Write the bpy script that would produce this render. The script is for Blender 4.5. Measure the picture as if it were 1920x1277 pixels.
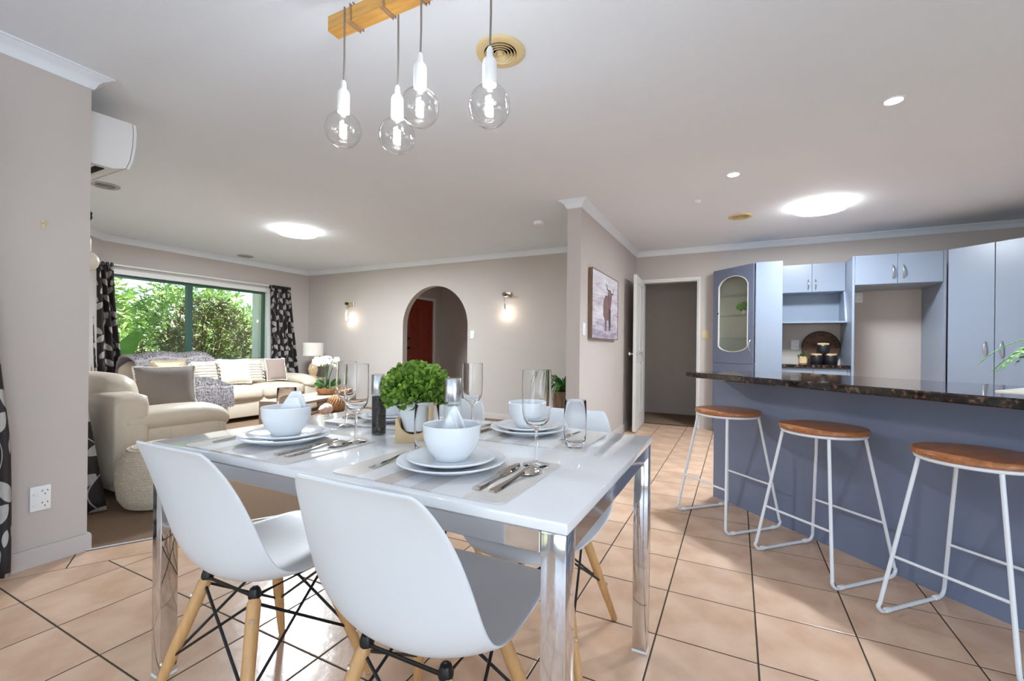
import bpy, bmesh, math, random
from mathutils import Vector, Matrix

for o in list(bpy.data.objects):
    bpy.data.objects.remove(o, do_unlink=True)
SC = bpy.context.scene
COL = SC.collection
R = math.radians
random.seed(7)

# ------------------------------------------------------------------ camera
CAM_F, CAM_YAW, CAM_HY, CAM_ROLL, CAM_H = 835.0, R(26.75), 651.0, 0.0109, 1.05
c_, s_ = math.cos(CAM_YAW), math.sin(CAM_YAW)
FW = Vector((-s_, c_, 0)); RT = Vector((c_, s_, 0)); UP = Vector((0, 0, 1))
cd = bpy.data.cameras.new('camera'); cam = bpy.data.objects.new('camera', cd); COL.objects.link(cam)
r2 = (RT + UP * CAM_ROLL).normalized(); u2 = (UP - RT * CAM_ROLL).normalized()
m = Matrix((r2, u2, -FW)).transposed().to_4x4(); m.translation = (0, 0, CAM_H)
cam.matrix_world = m
cd.sensor_fit = 'HORIZONTAL'; cd.sensor_width = 36.0
cd.lens = CAM_F / 1920 * 36.0
cd.shift_y = (CAM_HY - 638.5) / 1920
cd.clip_start = 0.02; cd.clip_end = 200
SC.camera = cam

# ------------------------------------------------------------------ world, sun, fill lights, exposure
w = bpy.data.worlds.new('world'); SC.world = w; w.use_nodes = True
nt = w.node_tree; nt.nodes.clear()
sky = nt.nodes.new('ShaderNodeTexSky'); sky.sky_type = 'NISHITA'; sky.sun_disc = False
sky.sun_elevation = R(52); sky.sun_rotation = R(20); sky.air_density = 1.0; sky.dust_density = 0.6
bg = nt.nodes.new('ShaderNodeBackground'); bg.inputs['Strength'].default_value = 0.10
ow = nt.nodes.new('ShaderNodeOutputWorld')
nt.links.new(sky.outputs[0], bg.inputs[0]); nt.links.new(bg.outputs[0], ow.inputs[0])

def light(name, kind, loc, energy, col=(1, 1, 1), **k):
    d = bpy.data.lights.new(name, kind); d.energy = energy; d.color = col
    o = bpy.data.objects.new(name, d); COL.objects.link(o); o.location = loc
    if 'rot' in k: o.rotation_euler = k['rot']
    if 'size' in k: d.shape = 'RECTANGLE'; d.size, d.size_y = k['size']
    if 'radius' in k: d.shadow_soft_size = k['radius']
    return o
sun = light('sun', 'SUN', (-4, 6, 12), 7.0, (1.0, 0.95, 0.86), rot=(R(-40), R(14), 0))
sun.data.angle = R(0.6)
# area lights added behind the camera for daylight, turned up to brighten the ceiling
light('ceiling_fill_back', 'AREA', (0.3, -4.6, 0.45), 18, (0.64,0.81,1.0), rot=(R(165), 0, 0), size=(4.4, 1.0))
light('ceiling_fill_left', 'AREA', (-2.90, -2.70, 1.06), 16, (0.66, 0.83, 1.0), rot=(0, R(-155), 0), size=(1.9, 2.4))
light('fill_right', 'AREA', (3.10, -1.6, 1.0), 23, (0.70, 0.85, 1.0), rot=(0, R(125), 0), size=(1.6, 2.4))  # added unseen light from the right, brightens the partition and ceiling
SC.view_settings.view_transform = 'Standard'; SC.view_settings.look = 'None'
SC.view_settings.gamma = 1.0; SC.view_settings.use_curve_mapping = False
SC.view_settings.exposure = 2.2

# ------------------------------------------------------------------ materials
def newmat(name):
    mt = bpy.data.materials.new(name); mt.use_nodes = True
    nt = mt.node_tree; b = nt.nodes['Principled BSDF']
    return mt, nt, b
def srgb(r, g, b):
    f = lambda v: v / 12.92 if v <= 0.04045 else ((v + 0.055) / 1.055) ** 2.4
    return (f(r / 255), f(g / 255), f(b / 255), 1)
def mul(c, k): return (c[0] * k, c[1] * k, c[2] * k, 1)
def pm(name, col, rough=0.5, metal=0.0, var=0.0, vscale=8.0, bump=0.0, bscale=60.0, rnd=0.0, spec=0.5, coat=0.0, sheen=0.0, stretch=None, col2=None):
    """principled material with object-space noise in colour and relief"""
    mt, nt, b = newmat(name)
    b.inputs['Roughness'].default_value = rough; b.inputs['Metallic'].default_value = metal
    b.inputs['Specular IOR Level'].default_value = spec; b.inputs['Coat Weight'].default_value = coat
    b.inputs['Sheen Weight'].default_value = sheen
    b.inputs['Base Color'].default_value = col
    L = nt.links.new; N = nt.nodes.new
    tc = N('ShaderNodeTexCoord'); co = tc.outputs['Object']
    if stretch:
        mp = N('ShaderNodeMapping'); mp.inputs['Scale'].default_value = stretch; L(co, mp.inputs[0]); co = mp.outputs[0]
    if var or col2:
        nz = N('ShaderNodeTexNoise'); nz.inputs['Scale'].default_value = vscale; nz.inputs['Detail'].default_value = 4
        L(co, nz.inputs['Vector'])
        rp = N('ShaderNodeValToRGB'); rp.color_ramp.elements[0].position = 0.3; rp.color_ramp.elements[1].position = 0.7
        rp.color_ramp.elements[0].color = mul(col, 1 - var); rp.color_ramp.elements[1].color = col2 or mul(col, 1 + var)
        L(nz.outputs['Fac'], rp.inputs[0]); out = rp.outputs[0]
        if rnd:
            oi = N('ShaderNodeObjectInfo'); mx = N('ShaderNodeHueSaturation')
            mr = N('ShaderNodeMapRange'); mr.inputs[3].default_value = 1 - rnd; mr.inputs[4].default_value = 1 + rnd
            L(oi.outputs['Random'], mr.inputs[0]); L(mr.outputs[0], mx.inputs['Value']); L(out, mx.inputs['Color']); out = mx.outputs[0]
        L(out, b.inputs['Base Color'])
    if bump:
        bz = N('ShaderNodeTexNoise'); bz.inputs['Scale'].default_value = bscale; bz.inputs['Detail'].default_value = 3
        bp = N('ShaderNodeBump'); bp.inputs['Strength'].default_value = bump; bp.inputs['Distance'].default_value = 0.01
        L(co, bz.inputs['Vector']); L(bz.outputs['Fac'], bp.inputs['Height']); L(bp.outputs[0], b.inputs['Normal'])
    return mt
def emat(name, col, strength):
    mt, nt, b = newmat(name)
    b.inputs['Base Color'].default_value = (0.9, 0.9, 0.9, 1)
    b.inputs['Emission Color'].default_value = (*col, 1); b.inputs['Emission Strength'].default_value = strength
    return mt
def glassmat(name, tint=(0.97, 0.985, 0.98), rough=0.0, ior=1.45, boost=1.0):
    mt = bpy.data.materials.new(name); mt.use_nodes = True
    nt = mt.node_tree; nt.nodes.clear(); N = nt.nodes.new; L = nt.links.new
    tr = N('ShaderNodeBsdfTransparent'); tr.inputs[0].default_value = (*tint, 1)
    gl = N('ShaderNodeBsdfGlossy'); gl.inputs['Roughness'].default_value = rough
    fr = N('ShaderNodeLayerWeight'); fr.inputs[0].default_value = 0.5
    pw = N('ShaderNodeMath'); pw.operation = 'POWER'; pw.inputs[1].default_value = 4.0; L(fr.outputs['Facing'], pw.inputs[0])
    mb = N('ShaderNodeMath'); mb.operation = 'MULTIPLY_ADD'; mb.inputs[1].default_value = 0.6 * boost; mb.inputs[2].default_value = 0.045 * boost; mb.use_clamp = True
    mx = N('ShaderNodeMixShader'); o = N('ShaderNodeOutputMaterial')
    L(pw.outputs[0], mb.inputs[0]); L(mb.outputs[0], mx.inputs[0]); L(tr.outputs[0], mx.inputs[1]); L(gl.outputs[0], mx.inputs[2]); L(mx.outputs[0], o.inputs[0])
    return mt
M = {}
M['wall'] = pm('wall_paint', srgb(196, 187, 181), 0.75, var=0.015, vscale=1.5, bump=0.02, bscale=250)
M['ceil'] = pm('ceiling_paint', srgb(231, 237, 244), 0.8, var=0.01, vscale=1.2)
M['trim'] = pm('trim_paint', srgb(228, 226, 222), 0.4)
M['tile'] = pm('terracotta_tile', srgb(209, 168, 137), 0.24, var=0.10, vscale=5.0, bump=0.10, bscale=22, rnd=0.06, col2=srgb(221, 188, 161))
M['grout'] = pm('dark_grout', srgb(66, 52, 38), 0.9, var=0.2, vscale=40)
M['carpet'] = pm('beige_carpet', srgb(150, 124, 102), 0.97, var=0.22, vscale=190, bump=0.8, bscale=420, spec=0.1)
M['hallcarpet'] = pm('hall_carpet', srgb(150, 128, 106), 0.97, var=0.2, vscale=190, bump=0.6, bscale=400, spec=0.1)
M['chrome'] = pm('chrome', (0.82, 0.83, 0.85, 1), 0.07, 1.0, bump=0.03, bscale=9)
M['steel'] = pm('brushed_steel', (0.62, 0.62, 0.62, 1), 0.24, 1.0, stretch=(1, 1, 30), bump=0.05, bscale=30)
M['darkmetal'] = pm('dark_metal', srgb(70, 66, 62), 0.4, 0.8)
M['black'] = pm('black_metal', srgb(20, 20, 22), 0.4, 0.2)
M['blackm'] = pm('black_matte', srgb(26, 27, 31), 0.5)
M['gloss'] = pm('white_gloss', srgb(234, 234, 236), 0.06, coat=0.3)
M['shell'] = pm('white_plastic', srgb(222, 224, 228), 0.36)
M['white'] = pm('white_satin', srgb(236, 236, 236), 0.4)
M['metalw'] = pm('white_powdercoat', srgb(232, 234, 238), 0.35)
M['beech'] = pm('beech_wood', srgb(206, 158, 104), 0.45, var=0.10, vscale=14, stretch=(6, 6, 0.7))
M['pine'] = pm('pine_wood', srgb(214, 160, 82), 0.5, var=0.14, vscale=10, stretch=(0.7, 8, 8))
M['stoolw'] = pm('stained_wood', srgb(166, 100, 50), 0.32, var=0.28, vscale=9, stretch=(9, 0.8, 6))
M['walnut'] = pm('brown_wood', srgb(122, 96, 76), 0.5, var=0.2, vscale=10, stretch=(6, 6, 1))
M['ashwood'] = pm('washed_wood', srgb(178, 160, 142), 0.55, var=0.14, vscale=10, stretch=(1, 8, 6))
M['palewood'] = pm('pale_wood', srgb(222, 190, 146), 0.5, var=0.1, vscale=12, stretch=(1, 8, 1))
M['reddoor'] = pm('red_stained_timber', srgb(140, 48, 22), 0.4, var=0.18, vscale=9, stretch=(8, 8, 0.6))
M['blue'] = pm('blue_laminate', srgb(140, 152, 170), 0.30, var=0.008, vscale=2)
M['blue_shaded'] = pm('blue_laminate_shaded', srgb(116, 125, 149), 0.42, var=0.02, vscale=2)  # darker copy of the blue laminate, with shade put into its colour
M['cream'] = pm('cream_laminate', srgb(214, 208, 190), 0.5)
M['leather'] = pm('cream_leather', srgb(214, 201, 182), 0.38, var=0.03, vscale=6, bump=0.05, bscale=90)
M['ceramic'] = pm('white_ceramic', srgb(232, 234, 238), 0.14, bump=0.02, bscale=30)
M['linen'] = pm('napkin_linen', srgb(240, 242, 246), 0.85, bump=0.15, bscale=260)
M['silver'] = pm('cutlery_steel', (0.66, 0.62, 0.57, 1), 0.12, 1.0)
M['glass'] = glassmat('clear_glass', boost=0.9)
M['crystal'] = pm('solid_glass', (1, 1, 1, 1), 0.0, spec=0.5); M['crystal'].node_tree.nodes['Principled BSDF'].inputs['Transmission Weight'].default_value = 1.0; M['crystal'].node_tree.nodes['Principled BSDF'].inputs['IOR'].default_value = 1.22
M['pane'] = glassmat('window_glass', (0.95, 0.98, 0.96), boost=0.8)
M['opal'] = pm('frosted_bulb_glass', srgb(238, 230, 216), 0.35)
M['cabglass'] = glassmat('cabinet_glass', (0.99, 1.0, 0.99), boost=0.7)
M['bulbglass'] = glassmat('bulb_glass', (0.97, 0.97, 0.97), boost=2.2)
M['filament'] = emat('glowing_filament', (1.0, 0.98, 0.95), 14)
M['filamentw'] = emat('glowing_filament_warm', (1.0, 0.9, 0.75), 12)
M['lamp'] = emat('lit_diffuser', (1.0, 1.0, 1.0), 7.0)
M['led'] = emat('lit_downlight', (1.0, 1.0, 1.0), 14)
M['shade'] = pm('linen_shade', srgb(224, 216, 206), 0.9, bump=0.1, bscale=300)
M['ventc'] = pm('cream_vent_plastic', srgb(222, 200, 152), 0.5)
M['ventg'] = pm('grey_vent_plastic', srgb(176, 176, 176), 0.5)
M['dark'] = pm('dark_void', srgb(30, 26, 22), 0.9)
M['cord'] = pm('grey_cord', srgb(132, 124, 118), 0.9, bump=0.3, bscale=900)
M['ropec'] = pm('brown_rope', srgb(168, 140, 118), 0.9, bump=0.3, bscale=900)
M['green'] = pm('green_aluminium', srgb(52, 84, 76), 0.4)
M['leafy'] = pm('fresh_leaf', srgb(74, 122, 40), 0.45, var=0.5, vscale=34, col2=srgb(158, 194, 78))
M['fern'] = pm('fern_leaf', srgb(110, 176, 50), 0.5, var=0.3, vscale=30)
M['palm'] = pm('palm_leaf', srgb(64, 112, 48), 0.45, var=0.35, vscale=12)
M['bush1'] = pm('oleander_leaf', srgb(112, 148, 80), 0.5, var=0.35, vscale=3.0, col2=srgb(176, 204, 124))
M['bush2'] = pm('shrub_leaf', srgb(92, 108, 58), 0.5, var=0.4, vscale=4.0, col2=srgb(122, 122, 74))
M['bigleaf'] = pm('banana_leaf', srgb(96, 150, 56), 0.4, var=0.15, vscale=5)
M['bark'] = pm('bark', srgb(104, 84, 66), 0.9, var=0.3, vscale=20)
M['lawn'] = pm('lawn', srgb(120, 136, 84), 0.95, var=0.3, vscale=8)
M['fur'] = pm('grey_fur', srgb(150, 143, 144), 0.95, var=0.12, vscale=14, bump=0.3, bscale=80, sheen=0.5)
M['waffle'] = pm('grey_waffle_fabric', srgb(140, 130, 124), 0.95, bump=0.5, bscale=160)
M['taupe'] = pm('taupe_linen', srgb(160, 142, 132), 0.95, bump=0.2, bscale=200)
M['ivory'] = pm('ivory_cotton', srgb(214, 202, 186), 0.95, bump=0.3, bscale=90)
M['sequin'] = pm('sequin_fabric', srgb(186, 166, 134), 0.35, metal=0.3, var=0.25, vscale=60, bump=0.5, bscale=120)
M['fringe'] = pm('white_fringe', srgb(240, 234, 224), 0.95)
M['boucle'] = pm('boucle_wool', srgb(222, 210, 190), 0.97, var=0.12, vscale=80, bump=0.7, bscale=120)
M['wicker'] = pm('wicker', srgb(176, 132, 92), 0.8, var=0.4, vscale=50, bump=0.6, bscale=90)
M['shellw'] = pm('pinkish_white', srgb(238, 222, 214), 0.5, var=0.06, vscale=20, col2=srgb(236, 190, 170))
M['petal'] = pm('white_petal', srgb(246, 244, 240), 0.6)
M['yellow'] = pm('yellow_bud', srgb(214, 200, 92), 0.6)
M['amber'] = pm('amber_glass', srgb(206, 178, 140), 0.15, var=0.2, vscale=20)
M['pepper'] = pm('peppercorn', srgb(38, 30, 28), 0.7, var=0.6, vscale=160, bump=0.8, bscale=150)
M['salt'] = pm('white_salt', srgb(238, 238, 240), 0.7, bump=0.2, bscale=200)
M['plastic'] = pm('white_plastic_plate', srgb(240, 240, 240), 0.3)
M['plasticc'] = pm('cream_plastic_plate', srgb(216, 200, 156), 0.4)
M['board'] = pm('sign_timber', srgb(88, 56, 32), 0.6, var=0.2, vscale=9, stretch=(8, 1, 1))
M['boarddark'] = pm('sign_dark', srgb(30, 18, 12), 0.7)
M['canister'] = pm('black_canister', srgb(28, 29, 34), 0.35)
M['paper'] = pm('magazine_paper', srgb(232, 230, 232), 0.5, var=0.05, vscale=8)
M['render'] = pm('white_render', srgb(232, 230, 226), 0.8)
M['stone'] = pm('cream_stoneware', srgb(220, 214, 202), 0.3)
M['soil'] = pm('soil', srgb(60, 46, 36), 0.95, bump=0.6, bscale=60)

def node_mat_granite():
    mt, nt, b = newmat('granite'); L = nt.links.new; N = nt.nodes.new
    tc = N('ShaderNodeTexCoord')
    v = N('ShaderNodeTexVoronoi'); v.inputs['Scale'].default_value = 70; v.inputs['Randomness'].default_value = 1
    n1 = N('ShaderNodeTexNoise'); n1.inputs['Scale'].default_value = 34; n1.inputs['Detail'].default_value = 5
    L(tc.outputs['Object'], v.inputs['Vector']); L(tc.outputs['Object'], n1.inputs['Vector'])
    mx = N('ShaderNodeMath'); mx.operation = 'MULTIPLY_ADD'; mx.inputs[1].default_value = 0.35
    L(v.outputs['Distance'], mx.inputs[0]); L(n1.outputs['Fac'], mx.inputs[2])
    rp = N('ShaderNodeValToRGB'); e = rp.color_ramp.elements
    e[0].position = 0.50; e[0].color = srgb(20, 19, 20); e[1].position = 0.96; e[1].color = srgb(120, 104, 92)
    x = e.new(0.68); x.color = srgb(30, 26, 25); x = e.new(0.80); x.color = srgb(66, 44, 34)
    L(mx.outputs[0], rp.inputs[0]); L(rp.outputs[0], b.inputs['Base Color'])
    b.inputs['Roughness'].default_value = 0.06; b.inputs['Specular IOR Level'].default_value = 0.6
    return mt
M['granite'] = node_mat_granite()

def node_mat_leafprint():
    """black-brown curtain fabric woven with grey leaves in pairs along wavy stems (uv in metres)"""
    mt, nt, b = newmat('leaf_print_fabric'); L = nt.links.new; N = nt.nodes.new
    def mth(op, a, c=None, d=None, clamp=False):
        n = N('ShaderNodeMath'); n.operation = op; n.use_clamp = clamp
        for i, q in enumerate((a, c, d)):
            if q is None: continue
            if isinstance(q, (int, float)): n.inputs[i].default_value = q
            else: L(q, n.inputs[i])
        return n.outputs[0]
    uv = N('ShaderNodeUVMap'); sp = N('ShaderNodeSeparateXYZ'); L(uv.outputs[0], sp.inputs[0])
    U, V = sp.outputs[0], sp.outputs[1]
    masks = []
    for (cw, ch, ou, ov, ang, a_, r_) in ((0.21, 0.20, 0.0, 0.0, 40, 0.046, 0.078), (0.21, 0.20, 0.105, 0.10, -42, 0.046, 0.078), (0.21, 0.40, 0.06, 0.0, 8, 0.040, 0.056)):
        vv = mth('ADD', mth('DIVIDE', V, ch), ov / ch)
        row = mth('FLOOR', vv); sh = mth('MULTIPLY', mth('SINE', mth('MULTIPLY', row, 2.4)), 0.22)
        uu = mth('ADD', mth('ADD', mth('DIVIDE', U, cw), ou / cw), sh)
        x = mth('MULTIPLY', mth('SUBTRACT', mth('FRACT', uu), 0.5), cw)
        y = mth('MULTIPLY', mth('SUBTRACT', mth('FRACT', vv), 0.5), ch)
        ca, sa = math.cos(R(ang)), math.sin(R(ang))
        xr = mth('ADD', mth('MULTIPLY', x, ca), mth('MULTIPLY', y, sa))
        yr = mth('SUBTRACT', mth('MULTIPLY', y, ca), mth('MULTIPLY', x, sa))
        ax = mth('ADD', mth('ABSOLUTE', xr), a_)
        d2 = mth('ADD', mth('MULTIPLY', ax, ax), mth('MULTIPLY', yr, yr))
        masks.append(mth('LESS_THAN', d2, r_ * r_))
    st = mth('ADD', U, mth('MULTIPLY', mth('SINE', mth('MULTIPLY', V, 14)), 0.03))
    stem = mth('LESS_THAN', mth('ABSOLUTE', mth('SUBTRACT', mth('FRACT', mth('DIVIDE', st, 0.19)), 0.5)), 0.010)
    mk = stem
    for q in masks: mk = mth('MAXIMUM', mk, q)
    wv = N('ShaderNodeTexNoise'); wv.inputs['Scale'].default_value = 1
    mp = N('ShaderNodeMapping'); mp.inputs['Scale'].default_value = (240, 18, 1); L(uv.outputs[0], mp.inputs[0]); L(mp.outputs[0], wv.inputs['Vector'])
    rp = N('ShaderNodeValToRGB'); rp.color_ramp.elements[0].color = srgb(140, 134, 130); rp.color_ramp.elements[1].color = srgb(196, 190, 184)
    L(wv.outputs['Fac'], rp.inputs[0])
    mx = N('ShaderNodeMix'); mx.data_type = 'RGBA'; mx.inputs[6].default_value = srgb(38, 29, 30); L(mk, mx.inputs[0]); L(rp.outputs[0], mx.inputs[7])
    L(mx.outputs[2], b.inputs['Base Color']); b.inputs['Roughness'].default_value = 0.7
    return mt
M['curtain'] = node_mat_leafprint()

def node_mat_placemat():
    mt, nt, b = newmat('striped_placemat'); L = nt.links.new; N = nt.nodes.new
    tc = N('ShaderNodeTexCoord'); sp = N('ShaderNodeSeparateXYZ'); L(tc.outputs['Object'], sp.inputs[0])
    rp = N('ShaderNodeValToRGB'); rp.color_ramp.interpolation = 'CONSTANT'; e = rp.color_ramp.elements
    e[0].position = 0.0; e[0].color = srgb(214, 206, 200); e[1].position = 0.17; e[1].color = srgb(228, 226, 226)
    for p, c in ((0.30, srgb(206, 196, 188)), (0.42, srgb(222, 222, 226)), (0.52, srgb(206, 200, 198)), (0.64, srgb(228, 226, 226)), (0.82, srgb(216, 210, 204))):
        x = e.new(p); x.color = c
    ma = N('ShaderNodeMath'); ma.operation = 'MULTIPLY_ADD'; ma.inputs[1].default_value = 1 / 0.46; ma.inputs[2].default_value = 0.5
    L(sp.outputs[0], ma.inputs[0]); L(ma.outputs[0], rp.inputs[0]); L(rp.outputs[0], b.inputs['Base Color'])
    b.inputs['Roughness'].default_value = 0.35
    return mt
M['placemat'] = node_mat_placemat()
def node_mat_canvas():
    mt, nt, b = newmat('painted_canvas'); L = nt.links.new; N = nt.nodes.new
    tc = N('ShaderNodeTexCoord'); mp = N('ShaderNodeMapping'); mp.inputs['Scale'].default_value = (1, 2, 7); mp.inputs['Rotation'].default_value = (0.35, 0, 0)
    n = N('ShaderNodeTexNoise'); n.inputs['Scale'].default_value = 2.6; n.inputs['Detail'].default_value = 8; n.inputs['Roughness'].default_value = 0.7
    L(tc.outputs['Object'], mp.inputs[0]); L(mp.outputs[0], n.inputs['Vector'])
    sp = N('ShaderNodeSeparateXYZ'); L(tc.outputs['Object'], sp.inputs[0])
    ad = N('ShaderNodeMath'); ad.operation = 'MULTIPLY_ADD'; ad.inputs[1].default_value = 0.35; L(sp.outputs[2], ad.inputs[0]); L(n.outputs['Fac'], ad.inputs[2])
    rp = N('ShaderNodeValToRGB'); e = rp.color_ramp.elements
    e[0].position = 0.34; e[0].color = srgb(150, 140, 160); e[1].position = 0.72; e[1].color = srgb(232, 234, 238)
    x = e.new(0.5); x.color = srgb(206, 198, 206)
    L(ad.outputs[0], rp.inputs[0]); L(rp.outputs[0], b.inputs['Base Color']); b.inputs['Roughness'].default_value = 0.8
    return mt
M['canvas'] = node_mat_canvas()
M['cowbrown'] = pm('print_brown', srgb(128, 100, 98), 0.8, var=0.3, vscale=24, stretch=(1, 3, 0.6))
M['cowdark'] = pm('print_dark', srgb(84, 74, 78), 0.8, var=0.3, vscale=24)

# ------------------------------------------------------------------ mesh building
class MB:
    def __init__(s): s.v = []; s.f = []; s.uv = {}
    def add(s, vs, fs, T=None):
        n = len(s.v)
        s.v += [tuple(T @ Vector(p)) if T is not None else tuple(p) for p in vs]
        s.f += [tuple(i + n for i in f) for f in fs]
        return s
    def box(s, x0, x1, y0, y1, z0, z1, T=None):
        vs = [(x, y, z) for z in (z0, z1) for y in (y0, y1) for x in (x0, x1)]
        return s.add(vs, [(0, 2, 3, 1), (4, 5, 7, 6), (0, 1, 5, 4), (2, 6, 7, 3), (0, 4, 6, 2), (1, 3, 7, 5)], T)
    def rbox(s, x0, x1, y0, y1, z0, z1, r=0.01, seg=2, T=None):
        bm = bmesh.new(); bmesh.ops.create_cube(bm, size=1)
        for v in bm.verts:
            v.co = ((x0 + x1) / 2 + v.co.x * (x1 - x0), (y0 + y1) / 2 + v.co.y * (y1 - y0), (z0 + z1) / 2 + v.co.z * (z1 - z0))
        r = min(r, 0.49 * min(x1 - x0, y1 - y0, z1 - z0))
        bmesh.ops.bevel(bm, geom=bm.edges[:], offset=r, segments=seg, profile=0.5, affect='EDGES')
        bm.verts.ensure_lookup_table()
        s.add([v.co.copy() for v in bm.verts], [[v.index for v in f.verts] for f in bm.faces], T); bm.free()
        return s
    def prism(s, poly, z0, z1, T=None):
        n = len(poly)
        vs = [(p[0], p[1], z0) for p in poly] + [(p[0], p[1], z1) for p in poly]
        fs = [tuple(range(n - 1, -1, -1)), tuple(range(n, 2 * n))] + [(i, (i + 1) % n, n + (i + 1) % n, n + i) for i in range(n)]
        return s.add(vs, fs, T)
    def lathe(s, prof, n=24, T=None, cap0=True, cap1=True, ang=2 * math.pi):
        vs = []; fs = []; k = len(prof)
        for i in range(n):
            a = ang * i / n; ca, sa = math.cos(a), math.sin(a)
            vs += [(r * ca, r * sa, z) for r, z in prof]
        for i in range(n):
            j = (i + 1) % n
            for q in range(k - 1): fs.append((i * k + q, j * k + q, j * k + q + 1, i * k + q + 1))
        if cap0 and prof[0][0] > 1e-5: fs.append(tuple(i * k for i in range(n - 1, -1, -1)))
        if cap1 and prof[-1][0] > 1e-5: fs.append(tuple(i * k + k - 1 for i in range(n)))
        return s.add(vs, fs, T)
    def tube(s, pts, r, n=8, closed=False, T=None):
        P = [Vector(p) for p in pts]; k = len(P)
        rr = r if isinstance(r, (list, tuple)) else [r] * k
        vs = []; fs = []; prev = None
        for i in range(k):
            a = P[i - 1] if (i > 0 or closed) else P[i]; b_ = P[(i + 1) % k] if (i < k - 1 or closed) else P[i]
            t = (b_ - a).normalized() if (b_ - a).length > 1e-9 else Vector((0, 0, 1))
            if prev is None:
                h = Vector((0, 0, 1)) if abs(t.z) < 0.9 else Vector((1, 0, 0)); u = t.cross(h).normalized()
            else:
                u = (prev - t * prev.dot(t)); u = u.normalized() if u.length > 1e-6 else t.orthogonal().normalized()
            prev = u; w_ = t.cross(u)
            for q in range(n):
                g = 2 * math.pi * q / n
                vs.append(P[i] + (u * math.cos(g) + w_ * math.sin(g)) * rr[i])
        for i in range(k if closed else k - 1):
            j = (i + 1) % k
            for q in range(n): fs.append((i * n + q, i * n + (q + 1) % n, j * n + (q + 1) % n, j * n + q))
        if not closed: fs.append(tuple(range(n - 1, -1, -1))); fs.append(tuple((k - 1) * n + q for q in range(n)))
        return s.add(vs, fs, T)
    def grid(s, fn, nu, nv, closeu=False, T=None):
        n = len(s.v); vs = []; fs = []
        for j in range(nv + 1):
            for i in range(nu + (0 if closeu else 1)): vs.append(fn(i / nu, j / nv))
        k = nu if closeu else nu + 1
        for j in range(nv):
            for i in range(nu): fs.append((j * k + i, j * k + (i + 1) % k, (j + 1) * k + (i + 1) % k, (j + 1) * k + i))
        return s.add(vs, fs, T)
    def build(s, name, mat, parent=None, smooth=None, solid=0.0, subsurf=0, recalc=True):
        me = bpy.data.meshes.new(name); me.from_pydata([tuple(v) for v in s.v], [], s.f)
        if recalc:
            bm = bmesh.new(); bm.from_mesh(me); bmesh.ops.recalc_face_normals(bm, faces=bm.faces[:]); bm.to_mesh(me); bm.free()
        me.materials.append(M[mat] if isinstance(mat, str) else mat)
        if smooth is not None:
            me.polygons.foreach_set('use_smooth', [True] * len(me.polygons))
            if smooth < 179: me.set_sharp_from_angle(angle=R(smooth))
        me.update()
        o = bpy.data.objects.new(name, me); COL.objects.link(o)
        if parent is not None: o.parent = parent
        if solid:
            md = o.modifiers.new('solidify', 'SOLIDIFY'); md.thickness = solid; md.offset = 0
        if subsurf:
            md = o.modifiers.new('subsurf', 'SUBSURF'); md.levels = subsurf; md.render_levels = subsurf
        return o
def tag(o, label=None, cat=None, group=None, kind=None):
    if label: o['label'] = label
    if cat: o['category'] = cat
    if group: o['group'] = group
    if kind: o['kind'] = kind
    return o
def thing(name, label, cat, loc=(0, 0, 0), rz=0.0, group=None):
    o = bpy.data.objects.new(name, None); COL.objects.link(o); o.empty_display_size = 0.1
    o.location = loc; o.rotation_euler = (0, 0, rz)
    return tag(o, label, cat, group)
def copy_tree(o, parent=None):
    c = o.copy(); COL.objects.link(c); c.parent = parent
    for ch in list(o.children): copy_tree(ch, c)
    return c
def dup(o, loc, rz=0.0, label=None):
    c = copy_tree(o); c.location = loc; c.rotation_euler = (0, 0, rz)
    if label: c['label'] = label
    return c
def struct(o, label=None): return tag(o, label, kind='structure')
def TR(x, y, z, rz=0, rx=0, ry=0, s=1):
    return Matrix.Translation((x, y, z)) @ Matrix.Rotation(rz, 4, 'Z') @ Matrix.Rotation(ry, 4, 'Y') @ Matrix.Rotation(rx, 4, 'X') @ Matrix.Scale(s, 4)
def arc(cx, cy, r, a0, a1, n):
    return [(cx + r * math.cos(R(a0 + (a1 - a0) * i / n)), cy + r * math.sin(R(a0 + (a1 - a0) * i / n))) for i in range(n + 1)]
def proj(p):
    v = Vector(p) - Vector((0, 0, CAM_H)); d = v.dot(FW)
    if d < 0.05: return None
    a = CAM_F * v.dot(RT) / d; b = -CAM_F * v.z / d + CAM_HY - 638.5
    return (960 + a - CAM_ROLL * b, 638.5 + b + CAM_ROLL * a)
# ================================================================== THE ROOM
CEIL = 2.40
XP, YP = -2.93, 1.05            # dining partition face, its end
XW = -7.10                      # living-room window wall
YF = 5.68                       # living-room far wall (arch)
XC0, XC1, YC = -1.405, -1.275, 3.90   # picture wall
YK = 6.40                       # kitchen wall
XR = 3.20                       # right wall
YB = -5.20                      # wall behind the camera

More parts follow.
